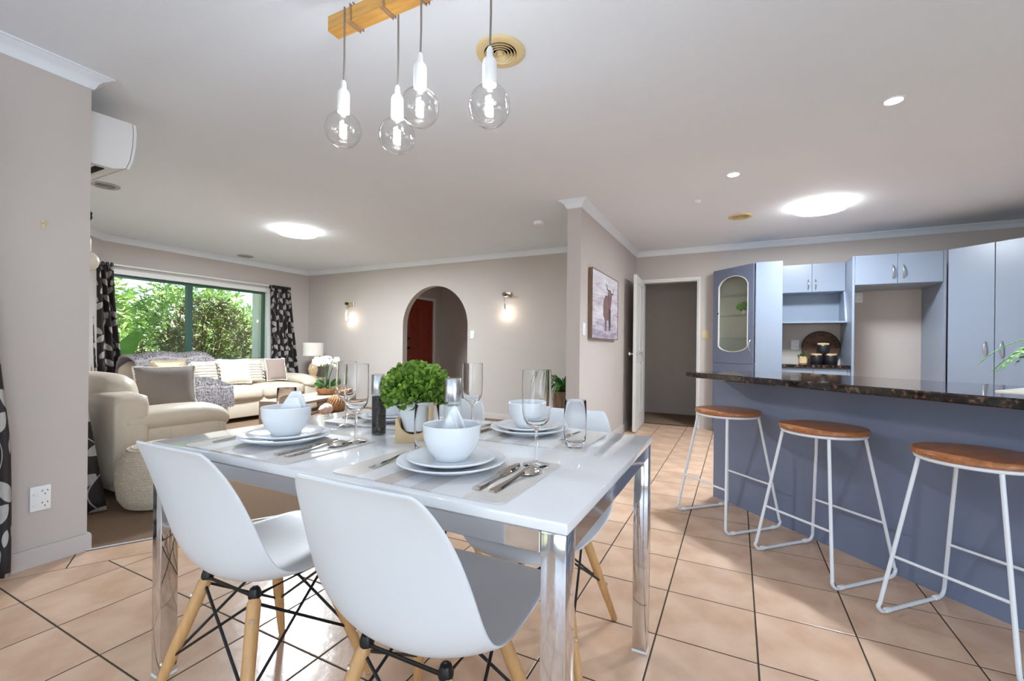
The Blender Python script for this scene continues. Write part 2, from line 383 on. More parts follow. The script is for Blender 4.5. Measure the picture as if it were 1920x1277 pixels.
# ---- floor: grout bed with single tiles
TS, TG = 0.33, 0.006
TX0, TY0 = -1.7707 * TS, 5.1755 * TS
LN = (0.869, -0.495); LC, LI = -3.052, -2.862          # carpet line and border line
floor = struct(MB().prism([(XP - 0.1, YB), (XR, YB), (XR, YK + 0.14), (XC1, YK + 0.14), (XC1, YC), (XP, 1.02), (XP - 0.1, 1.02)], -0.05, -0.0015).build('floor', 'grout'))
def clip(poly, a, b, c):
    out = []
    for i in range(len(poly)):
        p, q = poly[i], poly[(i + 1) % len(poly)]
        dp, dq = a * p[0] + b * p[1] - c, a * q[0] + b * q[1] - c
        if dp >= 0: out.append(p)
        if (dp > 0) != (dq > 0) and abs(dp - dq) > 1e-12:
            t = dp / (dp - dq); out.append((p[0] + (q[0] - p[0]) * t, p[1] + (q[1] - p[1]) * t))
    return out
def area(p): return abs(sum(p[i][0] * p[(i + 1) % len(p)][1] - p[(i + 1) % len(p)][0] * p[i][1] for i in range(len(p)))) / 2
def tilemesh(poly):
    cx = sum(p[0] for p in poly) / len(poly); cy = sum(p[1] for p in poly) / len(poly)
    n = len(poly); b = 0.002; vs = []
    for k, z in ((0, -0.004), (0, -0.0008), (b, 0.0)):
        for p in poly:
            d = math.hypot(p[0] - cx, p[1] - cy) or 1
            vs.append((p[0] - cx - (p[0] - cx) / d * k * 1.4, p[1] - cy - (p[1] - cy) / d * k * 1.4, z))
    fs = [tuple(range(2 * n, 3 * n))]
    for r in (0, 1): fs += [(r * n + i, r * n + (i + 1) % n, (r + 1) * n + (i + 1) % n, (r + 1) * n + i) for i in range(n)]
    return (cx, cy), vs, fs
h = TS / 2 - TG / 2
full_me = None; cand = []
for i in range(-9, 13):
    for j in range(-22, 16):
        cx, cy = TX0 + (i + 0.5) * TS, TY0 + (j + 0.5) * TS
        sq = [(cx - h, cy - h), (cx + h, cy - h), (cx + h, cy + h), (cx - h, cy + h)]
        pieces = []
        base = clip(clip(clip(clip(sq, 1, 0, XP + 0.003), -1, 0, -XR), 0, 1, YB), 0, -1, -(YK + 0.06))
        if len(base) < 3: continue
        lo = clip(clip(base, LN[0], LN[1], LI + 0.003), 0, -1, -YC) if cx < 0 else []
        hi = clip(clip(base, 1, 0, XC1), 0, 1, YC) if cx < 0 else []
        if cx >= 0: pieces = [base]
        elif cy + h < YC: pieces = [clip(base, LN[0], LN[1], LI + 0.003)]
        elif cy - h > YC: pieces = [clip(base, 1, 0, XC1)]
        elif cx - h > -0.6: pieces = [base]
        else: pieces = [lo, hi]
        for p in pieces:
            if len(p) >= 3 and area(p) > 0.00008: cand.append((p, len(p) == 4 and area(p) > 0.99999 * (2 * h) ** 2))
# border row along the carpet
D_ = Vector((0.495, 0.869)); Nn = Vector(LN)
P0 = Vector((-2.907, 1.062)); q0 = (Vector((-2.775, 0.922)) - P0).dot(D_)
for k in range(-3, 12):
    a, b2 = q0 + k * TS + TG / 2, q0 + (k + 1) * TS - TG / 2
    p = [tuple(P0 + D_ * t + Nn * e) for t, e in ((a, 0.004), (a, 0.187), (b2, 0.187), (b2, 0.004))]
    p = clip(clip(p, 1, 0, XP + 0.003), 0, -1, -YC)
    if len(p) >= 3 and area(p) > 0.00008: cand.append((p[::-1] if False else p, False))
vis = []; rest = []
for p, fl in cand:
    cx = sum(q[0] for q in p) / len(p); cy = sum(q[1] for q in p) / len(p)
    inview = any(pp and -20 < pp[0] < 1940 and 640 < pp[1] < 1300 for pp in (proj((q[0], q[1], 0)) for q in p))
    hid = cx + cy > 3.60 and cx - cy > -3.75
    (vis if inview and not hid else rest).append((math.hypot(cx, cy), p, fl))
vis.sort(key=lambda t: t[0]); rest += vis[290:]; vis = vis[:290]
for _, p, fl in vis:
    (cx, cy), vs, fs = tilemesh(p)
    if fl and full_me:
        o = bpy.data.objects.new('tile', full_me); COL.objects.link(o)
    else:
        o = MB().add(vs, fs).build('tile', 'tile', smooth=None)
        if fl: full_me = o.data
    o.location = (cx, cy, 0); o.parent = floor
mb = MB()
for _, p, fl in rest:
    (cx, cy), vs, fs = tilemesh(p); mb.add(vs, fs, Matrix.Translation((cx, cy, 0)))
if mb.v: tag(mb.build('tile_field', 'tile', floor), kind='stuff')

# ---- carpets and other floors
P1 = P0 - D_ * 0.02; P2 = P0 + D_ * ((YC - P0.y) / D_.y)
struct(MB().prism([(P1.x, P1.y), (P2.x, P2.y), (XC0, YC), (XC0, YF + 0.06), (XW - 0.02, YF + 0.06), (XW - 0.02, 2.6), (-5.5, 1.0), (XP, 1.0)], -0.05, 0.006).build('floor_carpet', 'carpet'), 'beige cut pile carpet of the living room')
e0, e1 = P1, P2
struct(MB().tube([(e0.x, e0.y, 0.004), (e1.x, e1.y, 0.004)], 0.006, 6).build('trim_1', 'steel'), 'metal strip between carpet and tiles')
struct(MB().prism([(-5.6, YF + 0.06), (-3.3, YF + 0.06), (-3.3, 7.9), (-5.7, 7.9)], -0.05, 0.0).build('floor_entry', 'tile'), 'terracotta floor of the entry behind the arch')
struct(MB().prism([(-2.2, YK + 0.14), (0.8, YK + 0.14), (0.8, 7.8), (-2.2, 7.8)], -0.05, 0.004).build('floor_hall', 'hallcarpet'), 'beige carpet of the hall behind the white door')
# ---- ceiling
struct(MB().box(-8.0, XR + 0.2, YB - 0.2, 8.0, CEIL, CEIL + 0.12).build('ceiling', 'ceil'))
# ---- walls
def wall_open(axis, c0, c1, a0, a1, z0, z1, openings):
    """wall slab: axis 'x' -> constant-x wall between x=c0..c1 running a0..a1 in y"""
    mb = MB(); cuts = sorted(openings); a = a0
    def bx(p, q, zz0, zz1):
        if q - p < 1e-4 or zz1 - zz0 < 1e-4: return
        mb.box(c0, c1, p, q, zz0, zz1) if axis == 'x' else mb.box(p, q, c0, c1, zz0, zz1)
    for (p, q, zz0, zz1) in cuts:
        bx(a, p, z0, z1); bx(p, q, z0, zz0); bx(p, q, zz1, z1); a = q
    bx(a, a1, z0, z1)
    return mb
struct(wall_open('x', XP - 0.12, XP, YB, YP, 0, CEIL, [(-3.9, -1.5, 0.08, 2.05)]).build('wall_left', 'wall'))
struct(MB().box(-5.55, XP - 0.12, YP - 0.12, YP, 0, CEIL).build('wall_left_return', 'wall'))
struct(MB().prism([(XW, 2.66), (-5.49, YP), (-5.55, YP - 0.12), (XW - 0.12, 2.60)], 0, CEIL).build('wall_left_angle', 'wall'))
WY0, WY1, WZ0, WZ1 = 2.73, 4.88, 0.40, 1.945
struct(wall_open('x', XW - 0.14, XW, 2.60, YF + 0.1, 0, CEIL, [(WY0, WY1, WZ0, WZ1)]).build('wall_window', 'wall'))
# far wall with the arch
AX0, AX1, ASP = -4.86, -3.615, 1.375
ar = (AX1 - AX0) / 2; acx = (AX0 + AX1) / 2
mb = MB(); mb.box(XW, AX0, YF, YF + 0.11, 0, CEIL); mb.box(AX1, XC0, YF, YF + 0.11, 0, CEIL)
pts = [(acx - ar * math.cos(math.pi * i / 28), ASP + ar * math.sin(math.pi * i / 28)) for i in range(29)]
for i in range(28):
    (xa, za), (xb, zb) = pts[i], pts[i + 1]
    vs = [(xa, YF, za), (xb, YF, zb), (xb, YF, CEIL), (xa, YF, CEIL), (xa, YF + 0.11, za), (xb, YF + 0.11, zb), (xb, YF + 0.11, CEIL), (xa, YF + 0.11, CEIL)]
    mb.add(vs, [(0, 1, 2, 3), (7, 6, 5, 4), (0, 4, 5, 1)])
struct(mb.build('wall_far', 'wall', recalc=False))
# entry behind the arch
struct(wall_open('x', -5.72, -5.60, YF + 0.11, 7.90, 0, CEIL, [(6.62, 7.48, 0, 1.98)]).build('wall_entry_left', 'wall'))
struct(MB().box(-5.72, -3.30, 7.76, 7.88, 0, CEIL).build('wall_entry_back', 'wall'))
struct(MB().box(-3.42, -3.30, YF + 0.11, 7.76, 0, CEIL).build('wall_entry_right', 'wall'))
# picture wall
struct(MB().box(XC0, XC1, YC, YK, 0, CEIL).build('wall_centre', 'wall'))
# kitchen wall with the doorway
DX0, DX1, DZ = -1.185, -0.455, 1.985
struct(wall_open('y', YK, YK + 0.12, XC0, XR + 0.1, 0, CEIL, [(DX0, DX1, 0, DZ)]).build('wall_kitchen', 'wall'))
struct(MB().box(-2.2, 0.8, 7.60, 7.70, 0, CEIL).build('wall_hall_back', 'wall'))
struct(MB().box(-2.3, -2.2, YK + 0.12, 7.70, 0, CEIL).build('wall_hall_left', 'wall'))
struct(MB().box(0.8, 0.9, YK + 0.12, 7.70, 0, CEIL).build('wall_hall_right', 'wall'))
struct(wall_open('x', XR, XR + 0.12, YB, YK, 0, CEIL, [(-2.9, -0.3, 0.2, 2.05)]).build('wall_right', 'wall'))  # opening added for the fill light from the right
struct(wall_open('y', YB - 0.12, YB, XP - 0.12, XR, 0, CEIL, [(-1.95, 2.55, 0.10, 2.15)]).build('wall_back', 'wall'))

# ---- cornices (cove), skirtings, architraves
CP = [(0, 0), (0, -0.068), (0.006, -0.068), (0.012, -0.060), (0.020, -0.040), (0.034, -0.024), (0.052, -0.014), (0.060, -0.008), (0.068, -0.008), (0.068, 0)]
def sweep(path, prof, z, side=1):
    """profile (out, up) swept along a polyline in plan; out is to the left of travel times side"""
    P = [Vector((p[0], p[1])) for p in path]; mb = MB(); n = len(prof); vs = []
    for i, p in enumerate(P):
        d0 = (P[i] - P[i - 1]).normalized() if i else (P[1] - P[0]).normalized()
        d1 = (P[i + 1] - P[i]).normalized() if i < len(P) - 1 else d0
        n0 = Vector((-d0.y, d0.x)) * side; n1 = Vector((-d1.y, d1.x)) * side
        mdir = (n0 + n1).normalized(); k = 1 / max(0.3, mdir.dot(n0))
        vs += [(p.x + mdir.x * o * k, p.y + mdir.y * o * k, z + u) for o, u in prof]
    fs = []
    for i in range(len(P) - 1):
        fs += [(i * n + q, i * n + (q + 1) % n, (i + 1) * n + (q + 1) % n, (i + 1) * n + q) for q in range(n)]
    fs += [tuple(range(n)), tuple((len(P) - 1) * n + q for q in range(n - 1, -1, -1))]
    return mb.add(vs, fs)
k = 2
for path, side in (([(XP, YB), (XP, YP), (-5.49, YP), (XW, 2.66), (XW, YF), (XC0, YF), (XC0, YC), (XC1, YC), (XC1, YK), (XR, YK)], -1),):
    for a in range(len(path) - 1): pass
    struct(sweep(path, CP, CEIL, side).build('trim_%d' % k, 'ceil', smooth=25), 'white cove cornice along the ceiling'); k += 1
SKP = [(0, 0), (0.014, 0), (0.014, 0.075), (0.010, 0.085), (0, 0.085)]
for nm, path, side in (('left', [(XP, YB), (XP, YP), (-5.49, YP)], -1), ('window', [(-5.49, YP), (XW, 2.66), (XW, YF), (AX0, YF)], -1),
                       ('far', [(AX1, YF), (XC0, YF), (XC0, YC), (XC1, YC), (XC1, YK - 0.02)], -1), ('hall', [(0.8, 7.60), (-2.2, 7.60)], 1), ('entry', [(-5.6, 7.76), (-3.42, 7.76)], -1)):
    struct(sweep(path, SKP, 0.0, side).build('baseboard_' + nm, 'wall', smooth=25))
# door lining + architrave of the kitchen doorway
mb = MB()
mb.box(DX0 - 0.03, DX0, YK - 0.014, YK, 0, DZ + 0.025); mb.box(DX1, DX1 + 0.022, YK - 0.014, YK, 0, DZ + 0.025); mb.box(DX0, DX1, YK - 0.014, YK, DZ, DZ + 0.025)
mb.box(DX0, DX0 + 0.02, YK, YK + 0.12, 0, DZ); mb.box(DX1 - 0.02, DX1, YK, YK + 0.12, 0, DZ); mb.box(DX0 + 0.02, DX1 - 0.02, YK, YK + 0.12, DZ - 0.02, DZ)
struct(mb.build('trim_%d' % k, 'trim'), 'white architrave around the hall doorway'); k += 1

# ---- white panelled hall door, standing open
def panel_door(name, W_, H_, T_, mat, panels, label):
    root = bpy.data.objects.new(name, None); COL.objects.link(root); tag(root, label, kind='structure')
    mb = MB()                                    # leaf lies in local x (0..W), thickness in y, with recessed panel beds on both faces
    xs = sorted({0, W_, *[p[0] for p in panels], *[p[1] for p in panels]}); zs = sorted({0, H_, *[p[2] for p in panels], *[p[3] for p in panels]})
    for xa, xb in zip(xs, xs[1:]):
        for za, zb in zip(zs, zs[1:]):
            inp = any(p[0] <= xa and xb <= p[1] and p[2] <= za and zb <= p[3] for p in panels)
            t = T_ / 2 - (0.009 if inp else 0)
            mb.box(xa, xb, -t, t, za, zb)
    mb.build('leaf', mat, root)
    for p in panels:
        pb = MB(); pb.rbox(p[0] + 0.022, p[1] - 0.022, -T_ / 2 + 0.003, T_ / 2 - 0.003, p[2] + 0.022, p[3] - 0.022, 0.006, 1); pb.build('panel', mat, root)
    return root
pn = []
for xa, xb in ((0.10, 0.345), (0.415, 0.66)): pn += [(xa, xb, 0.20, 0.86), (xa, xb, 1.02, 1.86)]
d1 = panel_door('door_1', 0.76, 1.96, 0.036, 'trim', pn, 'white panelled door standing open beside the picture wall')
d1.location = (-1.172, YK - 0.012, 0.012); d1.rotation_euler = (0, 0, R(-87.0))
def knob_set(root, x, z, off, mat='chrome'):
    for sgn in (-1, 1):
        T = TR(x, sgn * off, z, 0, R(-90 * sgn) if True else 0)
        MB().lathe([(0.026, 0.0), (0.026, 0.006), (0.010, 0.010), (0.010, 0.030), (0.026, 0.040), (0.028, 0.054), (0.020, 0.064), (0.0, 0.066)], 20, T).build('knob', mat, root, smooth=40)
knob_set(d1, 0.70, 0.97, 0.018)
# ---- red entry door
pn = [(0.10, 0.385, 0.20, 0.82), (0.475, 0.76, 0.20, 0.82), (0.10, 0.385, 0.98, 1.80), (0.475, 0.76, 0.98, 1.80)]
d2 = panel_door('door_2', 0.86, 1.97, 0.042, 'reddoor', pn, 'red stained timber entry door seen through the arch')
d2.location = (-5.635, 6.62, 0.006); d2.rotation_euler = (0, 0, R(90))
for z in (1.01, 1.19):
    MB().lathe([(0.030, 0), (0.030, 0.012), (0.014, 0.018), (0.014, 0.05), (0.026, 0.06), (0.024, 0.075), (0, 0.078)], 16, TR(0.06, -0.021, z, 0, R(90))).build('door_lock', 'black', d2, smooth=40)
mb = MB(); mb.box(-5.60, -5.585, 7.48, 7.54, 0, 2.03); mb.box(-5.60, -5.585, 6.56, 6.62, 0, 2.03); mb.box(-5.60, -5.585, 6.62, 7.48, 1.98, 2.03)
struct(mb.build('trim_%d' % k, 'trim'), 'white architrave around the red door'); k += 1

# ---- living-room window
win = bpy.data.objects.new('window_1', None); COL.objects.link(win); tag(win, 'wide window with dark green aluminium frame above the sofa', kind='structure')
fx0, fx1 = XW - 0.12, XW - 0.065
MULL, TRZ = 3.70, 0.80
mb = MB()
mb.box(fx0, fx1, WY0, WY0 + 0.045, WZ0, WZ1); mb.box(fx0, fx1, WY1 - 0.045, WY1, WZ0, WZ1)
mb.box(fx0, fx1, WY0 + 0.045, WY1 - 0.045, WZ1 - 0.045, WZ1); mb.box(fx0, fx1, WY0 + 0.045, WY1 - 0.045, WZ0, WZ0 + 0.045)
mb.build('window_frame', 'green', win)
MB().box(fx0, fx1 + 0.01, MULL - 0.035, MULL + 0.035, WZ0 + 0.045, WZ1 - 0.045).build('mullion', 'green', win)
for a, b2 in ((WY0 + 0.045, MULL - 0.035), (MULL + 0.035, WY1 - 0.045)):
    MB().box(fx0, fx1, a, b2, TRZ - 0.025, TRZ + 0.025).build('transom', 'green', win)
    for z0, z1 in ((WZ0 + 0.045, TRZ - 0.025), (TRZ + 0.025, WZ1 - 0.045)):
        MB().box(XW - 0.096, XW - 0.092, a, b2, z0, z1).build('pane', 'pane', win)
mb = MB(); e = 0.012
mb.box(XW - 0.065, XW + 0.016, WY0 - 0.03, WY0 + e, WZ0 - 0.03, WZ1 + 0.05); mb.box(XW - 0.065, XW + 0.016, WY1 - e, WY1 + 0.03, WZ0 - 0.03, WZ1 + 0.05)
mb.box(XW - 0.065, XW + 0.016, WY0 + e, WY1 - e, WZ1 - e, WZ1 + 0.05); mb.box(XW - 0.065, XW + 0.03, WY0 + e, WY1 - e, WZ0 - 0.03, WZ0 + e)
mb.build('window_reveal', 'trim', win)
# glazed openings behind the camera; the right-hand one is added for the fill light
for nm, (x0, x1, y0, y1, z0, z1), lab in (('window_2', (-1.95, 2.55, YB - 0.08, YB - 0.05, 0.10, 2.15), 'wide glazed doors behind the photographer'), ('window_3', (XP - 0.09, XP - 0.06, -3.9, -1.5, 0.08, 2.05), 'glazed door in the left dining wall'), ('window_added', (XR + 0.05, XR + 0.08, -2.9, -0.3, 0.2, 2.05), 'unseen window added in the right wall for the fill light')):
    mb = MB(); t = 0.05
    if x1 - x0 > 1:
        for p in (x0, (2 * x0 + x1) / 3, (x0 + 2 * x1) / 3, x1 - t): mb.box(p, p + t, y0, y1, z0, z1)
        mb.box(x0, x1, y0, y1, z0, z0 + t); mb.box(x0, x1, y0, y1, z1 - t, z1)
    else:
        for p in (y0, (y0 + y1) / 2, y1 - t): mb.box(x0, x1, p, p + t, z0, z1)
        mb.box(x0, x1, y0, y1, z0, z0 + t); mb.box(x0, x1, y0, y1, z1 - t, z1)
    struct(mb.build(nm, 'green'), lab)
# ================================================================== KITCHEN
S2 = math.sqrt(0.5)
def uv_(u, v): return (S2 * (u + v), S2 * (v - u))      # 45-degree frame: u along the counter, v away from the camera
# ---- island
isl = thing('kitchen_island', 'shaded blue breakfast bar set at an angle under the granite top', 'kitchen island', (*uv_(-1.2, 2.6), 0), R(-45))
MB().box(-1.355, 1.0, -0.20, 0.26, 0.0, 0.858).build('body', 'blue_shaded', isl)
MB().box(-1.375, 1.02, -0.222, -0.20, 0.0, 0.858).build('front_panel', 'blue_shaded', isl)
ct = [(-1.355 + 0.03 - 0.03 * math.cos(R(a)), -0.507 + 0.03 - 0.03 * math.sin(R(a))) for a in range(0, 91, 15)] + [(1.05, -0.507), (1.05, 0.29)] + [(-1.325 - 0.03 * math.sin(R(a)), 0.26 + 0.03 * math.cos(R(a))) for a in range(0, 91, 15)]
mb = MB(); n = len(ct)
prof = [(0.004, 0.0), (0.0, 0.004), (0.0, 0.031), (0.005, 0.037)]
cxm, cym = -0.15, -0.1; vs = []
for ins, z in prof:
    for (x, y) in ct: vs.append((x + (ins if x < cxm else -ins), y + (ins if y < cym else -ins), z))
fs = [tuple(range(n - 1, -1, -1)), tuple(range(3 * n, 4 * n))]
for r in range(3): fs += [(r * n + i, r * n + (i + 1) % n, (r + 1) * n + (i + 1) % n, (r + 1) * n + i) for i in range(n)]
cto = mb.add(vs, fs).build('countertop', 'granite', smooth=30)
cto.location = (*uv_(-1.2, 2.6), 0.858); cto.rotation_euler = (0, 0, R(-45))
tag(cto, 'long dark speckled granite top of the angled breakfast bar', 'countertop')

def bow_handle(parent, x, y, z, L=0.13, out=0.032, ang=0.0):
    pts = [(0, -out * math.sin(math.pi * t / 10) ** 0.7, (t / 10 - 0.5) * L) for t in range(11)]
    rr = [0.0055] + [0.0048 + 0.0015 * math.sin(math.pi * t / 10) for t in range(1, 10)] + [0.0055]
    return MB().tube(pts, rr, 8, T=TR(x, y, z, ang)).build('handle', 'steel', parent, smooth=60)
def door(parent, x0, x1, yf, z0, z1, mat='blue', t=0.018, hx=None, hz=None, L=0.13):
    d = MB().rbox(x0 + 0.0015, x1 - 0.0015, yf, yf + t, z0 + 0.0015, z1 - 0.0015, 0.002, 1).build('door', mat, parent)
    if hx is not None: bow_handle(d, hx, yf, hz, L)
    return d
CT = 2.05; CY = 5.815
# ---- corner display cabinet with arched glass door
A, B, C_ = Vector((-0.26, 6.275)), Vector((0.185, 5.83)), Vector((0.455, CY))
dc = thing('display_cabinet', 'tall blue corner cabinet with arched glass door beside the hall doorway', 'cabinet')
mb = MB()
mb.prism([(A.x, A.y), (B.x, B.y), (0.19, CY), (0.455, CY), (0.455, YK), (A.x, YK)], 0.0, 0.90)
mb.prism([(A.x, A.y), (B.x, B.y), (0.19, CY), (0.455, CY), (0.455, YK), (A.x, YK)], CT - 0.018, CT)
mb.box(0.437, 0.455, CY + 0.018, YK - 0.012, 0.90, CT - 0.018); mb.box(A.x, A.x + 0.018, A.y + 0.01, YK - 0.012, 0.90, CT - 0.018)
mb.build('carcass', 'blue', dc)
MB().box(A.x + 0.018, 0.437, YK - 0.012, YK - 0.001, 0.90, CT - 0.018).build('back_panel', 'cream', dc)
MB().box(0.425, 0.437, CY + 0.02, YK - 0.012, 0.90, CT - 0.018).build('lining', 'cream', dc)
MB().rbox(0.19, 0.455, CY - 0.016, CY + 0.002, 0.02, CT, 0.002, 1).build('side_panel', 'blue', dc)
# door: frame ring in a local plane, x along A->B
W_ = (B - A).length; T45 = TR(A.x, A.y, 0, R(-45))
def ring(outer, inner, y0, y1):
    n = len(outer); mb = MB()
    vs = [(p[0], y, p[1]) for y in (y0, y1) for lp in (outer, inner) for p in lp]
    fs = []
    for i in range(n):
        j = (i + 1) % n
        fs += [(i, j, n + j, n + i), (2 * n + i, 3 * n + i, 3 * n + j, 2 * n + j), (i, 2 * n + i, 2 * n + j, j), (n + i, n + j, 3 * n + j, 3 * n + i)]
    return mb.add(vs, fs)
def arched_outline(x0, x1, z0, z1, rise, n=14):
    cx = (x0 + x1) / 2; hw = (x1 - x0) / 2; top = []; bot = []
    for i in range(n + 1):
        a = -1 + 2 * i / n; top.append((cx + a * hw, z1 - rise * (1 - math.sqrt(max(0, 1 - a * a * 0.96)))/ (1 - math.sqrt(0.04))))
        bot.append((cx - a * hw, z0 + rise * 0.6 * (1 - math.sqrt(max(0, 1 - a * a * 0.96))) / (1 - math.sqrt(0.04))))
    mid = 8
    L_ = [(x0, bot[-1][1] + (top[0][1] - bot[-1][1]) * i / mid) for i in range(1, mid)]
    R_ = [(x1, top[-1][1] + (bot[0][1] - top[-1][1]) * i / mid) for i in range(1, mid)]
    return top + R_ + bot + L_
ox0, ox1, oz0, oz1 = 0.003, W_ - 0.003, 0.885, CT - 0.002
inn = arched_outline(0.088, W_ - 0.078, 1.02, 1.945, 0.11)
icx, icz = W_ / 2, 1.47
outr = []
nt_ = 15
for i, p in enumerate(inn):
    if i < nt_: outr.append((ox0 + (ox1 - ox0) * i / (nt_ - 1), oz1))
    elif i < nt_ + 7: k2 = (i - nt_ + 1) / 8; outr.append((ox1, oz1 + (oz0 - oz1) * k2))
    elif i < 2 * nt_ + 7: outr.append((ox1 + (ox0 - ox1) * (i - nt_ - 7) / (nt_ - 1), oz0))
    else: k2 = (i - 2 * nt_ - 7 + 1) / 8; outr.append((ox0, oz0 + (oz1 - oz0) * k2))
dr = ring(outr, inn, -0.020, -0.001).build('door', 'blue_shaded', dc, smooth=30); dr.matrix_local = T45
inn2 = [(icx + (p[0] - icx) * 0.955, icz + (p[1] - icz) * 0.985) for p in inn]
fr = ring(inn, inn2, -0.023, -0.004).build('glass_bead', 'trim', dr, smooth=30)
gp = MB(); n = len(inn2); gp.add([(p[0], -0.012, p[1]) for p in inn] + [(p[0], -0.008, p[1]) for p in inn], [tuple(range(n)), tuple(range(2 * n - 1, n - 1, -1))] + [(i, (i + 1) % n, n + (i + 1) % n, n + i) for i in range(n)])
gp.build('pane', 'cabglass', dr)
bow_handle(dr, W_ - 0.035, -0.022, 1.10, 0.13)
MB().lathe([(0.008, 0), (0.008, 0.012), (0, 0.014)], 10, TR(0.098, -0.024, 1.50, 0, R(90))).build('hinge_cap', 'black', dr)
ld = MB().rbox(0.003, W_ - 0.003, -0.020, -0.001, 0.10, 0.878, 0.003, 1).build('lower_door', 'blue_shaded', dc); ld.matrix_local = T45
for z in (1.19, 1.47, 1.72):
    MB().prism([(A.x + 0.02, A.y + 0.03), (B.x + 0.02, B.y + 0.02), (0.42, CY + 0.03), (0.42, YK - 0.02), (A.x + 0.02, YK - 0.02)], z, z + 0.006).build('shelf', 'pane', dc)
# ---- small potted plant on the glass shelf
def leaf_ball(name, n, rx, rz, ls, mat, parent, z0, seed, narrow=0.6, shell=0.55):
    rnd = random.Random(seed); mb = MB()
    for _ in range(n):
        th = rnd.uniform(0, 2 * math.pi); ph = math.acos(rnd.uniform(-0.6, 1)); rr = rnd.uniform(shell, 1)
        p = Vector((rx * rr * math.sin(ph) * math.cos(th), rx * rr * math.sin(ph) * math.sin(th), z0 + rz * rr * math.cos(ph)))
        d = (p - Vector((0, 0, z0 - rz * 0.4))).normalized() + Vector((rnd.uniform(-.6, .6), rnd.uniform(-.6, .6), rnd.uniform(-.3, .6)))
        d.normalize(); sd = d.cross(Vector((rnd.uniform(-1, 1), rnd.uniform(-1, 1), rnd.uniform(-1, 1)))).normalized(); nn = d.cross(sd)
        L_ = ls * rnd.uniform(0.7, 1.2); w2 = L_ * narrow / 2
        mb.add([p, p + d * L_ * 0.35 + sd * w2 + nn * L_ * 0.06, p + d * L_ * 0.8 + sd * w2 * 0.85, p + d * L_, p + d * L_ * 0.8 - sd * w2 * 0.85, p + d * L_ * 0.35 - sd * w2 + nn * L_ * 0.06, p + d * L_ * 0.5 - nn * L_ * 0.08],
               [(0, 1, 6), (1, 2, 6), (2, 3, 6), (3, 4, 6), (4, 5, 6), (5, 0, 6)])
    return mb.build(name, mat, parent, smooth=180, recalc=False)
cp = thing('potted_plant', 'small bright green potted plant on the glass shelf of the corner cabinet', 'plant', (0.085, 6.14, 1.4765))
MB().lathe([(0.030, 0), (0.036, 0.055), (0.032, 0.055), (0.030, 0.045), (0, 0.045)], 16).build('pot', 'stone', cp, smooth=40)
leaf_ball('foliage', 170, 0.075, 0.055, 0.035, 'fern', cp, 0.08, 3)

# ---- wall cabinet and open shelf over the nook
wc = thing('wall_cabinet', 'small blue two-door wall cabinet with open shelf above the canisters', 'cabinet')
x0, x1, yf = 0.456, 1.085, 6.14
MB().box(x0, x1, yf + 0.018, YK - 0.002, 1.718, CT).build('carcass', 'blue', wc)
door(wc, x0, 0.770, yf, 1.722, CT, hx=0.735, hz=1.81, L=0.12); door(wc, 0.770, x1, yf, 1.722, CT, hx=0.805, hz=1.81, L=0.12)
MB().box(x0, x1, YK - 0.012, YK - 0.002, 1.38, 1.718).build('back_panel', 'blue', wc)
MB().box(x0, x1, 6.03, YK - 0.002, 1.362, 1.380).build('shelf', 'blue', wc)
MB().add([(1.067, yf, 1.718), (1.067, 6.03, 1.38), (1.067, YK - 0.012, 1.38), (1.067, YK - 0.012, 1.718), (1.085, yf, 1.718), (1.085, 6.03, 1.38), (1.085, YK - 0.012, 1.38), (1.085, YK - 0.012, 1.718)],
         [(0, 1, 2, 3), (7, 6, 5, 4), (0, 4, 5, 1), (1, 5, 6, 2), (2, 6, 7, 3), (3, 7, 4, 0)]).build('side_panel', 'blue', wc)
# ---- nook base cabinet with drawers and its granite
bc = thing('base_cabinet', 'low blue drawer cabinet under the canister nook', 'cabinet')
MB().box(0.456, 1.084, 5.87, YK - 0.002, 0.0, 0.858).build('carcass', 'blue_shaded', bc)
for a, b2 in ((0.457, 0.755), (0.757, 1.055)):
    MB().rbox(a, b2, 5.852, 5.87, 0.70, 0.852, 0.003, 1).build('drawer', 'blue', bc)
    MB().rbox(a, b2, 5.852, 5.87, 0.10, 0.695, 0.003, 1).build('door', 'blue', bc)
MB().box(1.058, 1.084, 5.856, 5.87, 0.10, 0.852).build('filler', 'blue', bc)
nc = MB().rbox(0.457, 1.083, 5.83, YK - 0.002, 0.859, 0.893, 0.006, 2).build('countertop', 'granite')
tag(nc, 'short granite worktop in the canister nook', 'countertop')
# ---- fridge surround
fs_ = thing('fridge_surround', 'blue fridge surround with two doors over an empty bay', 'cabinet')
MB().box(1.0855, 1.106, CY, YK - 0.002, 0, CT).build('side_panel', 'blue', fs_)
MB().box(1.812, 1.833, CY, YK - 0.002, 0, CT).build('side_panel', 'blue', fs_)
MB().box(1.106, 1.812, CY + 0.018, YK - 0.002, 1.738, CT).build('carcass', 'blue', fs_)
door(fs_, 1.107, 1.459, CY, 1.742, CT, hx=1.418, hz=1.865, L=0.14); door(fs_, 1.459, 1.811, CY, 1.742, CT, hx=1.500, hz=1.865, L=0.14)
# ---- corner pantry at 45 degrees
pt = thing('pantry_cupboard', 'tall blue corner pantry with two long doors', 'cabinet', (1.836, 5.795, 0), R(-45))
MB().prism([(0.0, 0.02), (0.70, 0.02), (0.98, 0.30), (0.60, 0.82), (0.43, 0.44), (0.0, 0.02 + 0.0005)], 0, CT).build('carcass', 'blue', pt)
door(pt, 0.002, 0.343, 0.0, 0.10, CT, hx=0.285, hz=1.075, L=0.15); door(pt, 0.345, 0.69, 0.0, 0.10, CT, hx=0.397, hz=1.075, L=0.15)

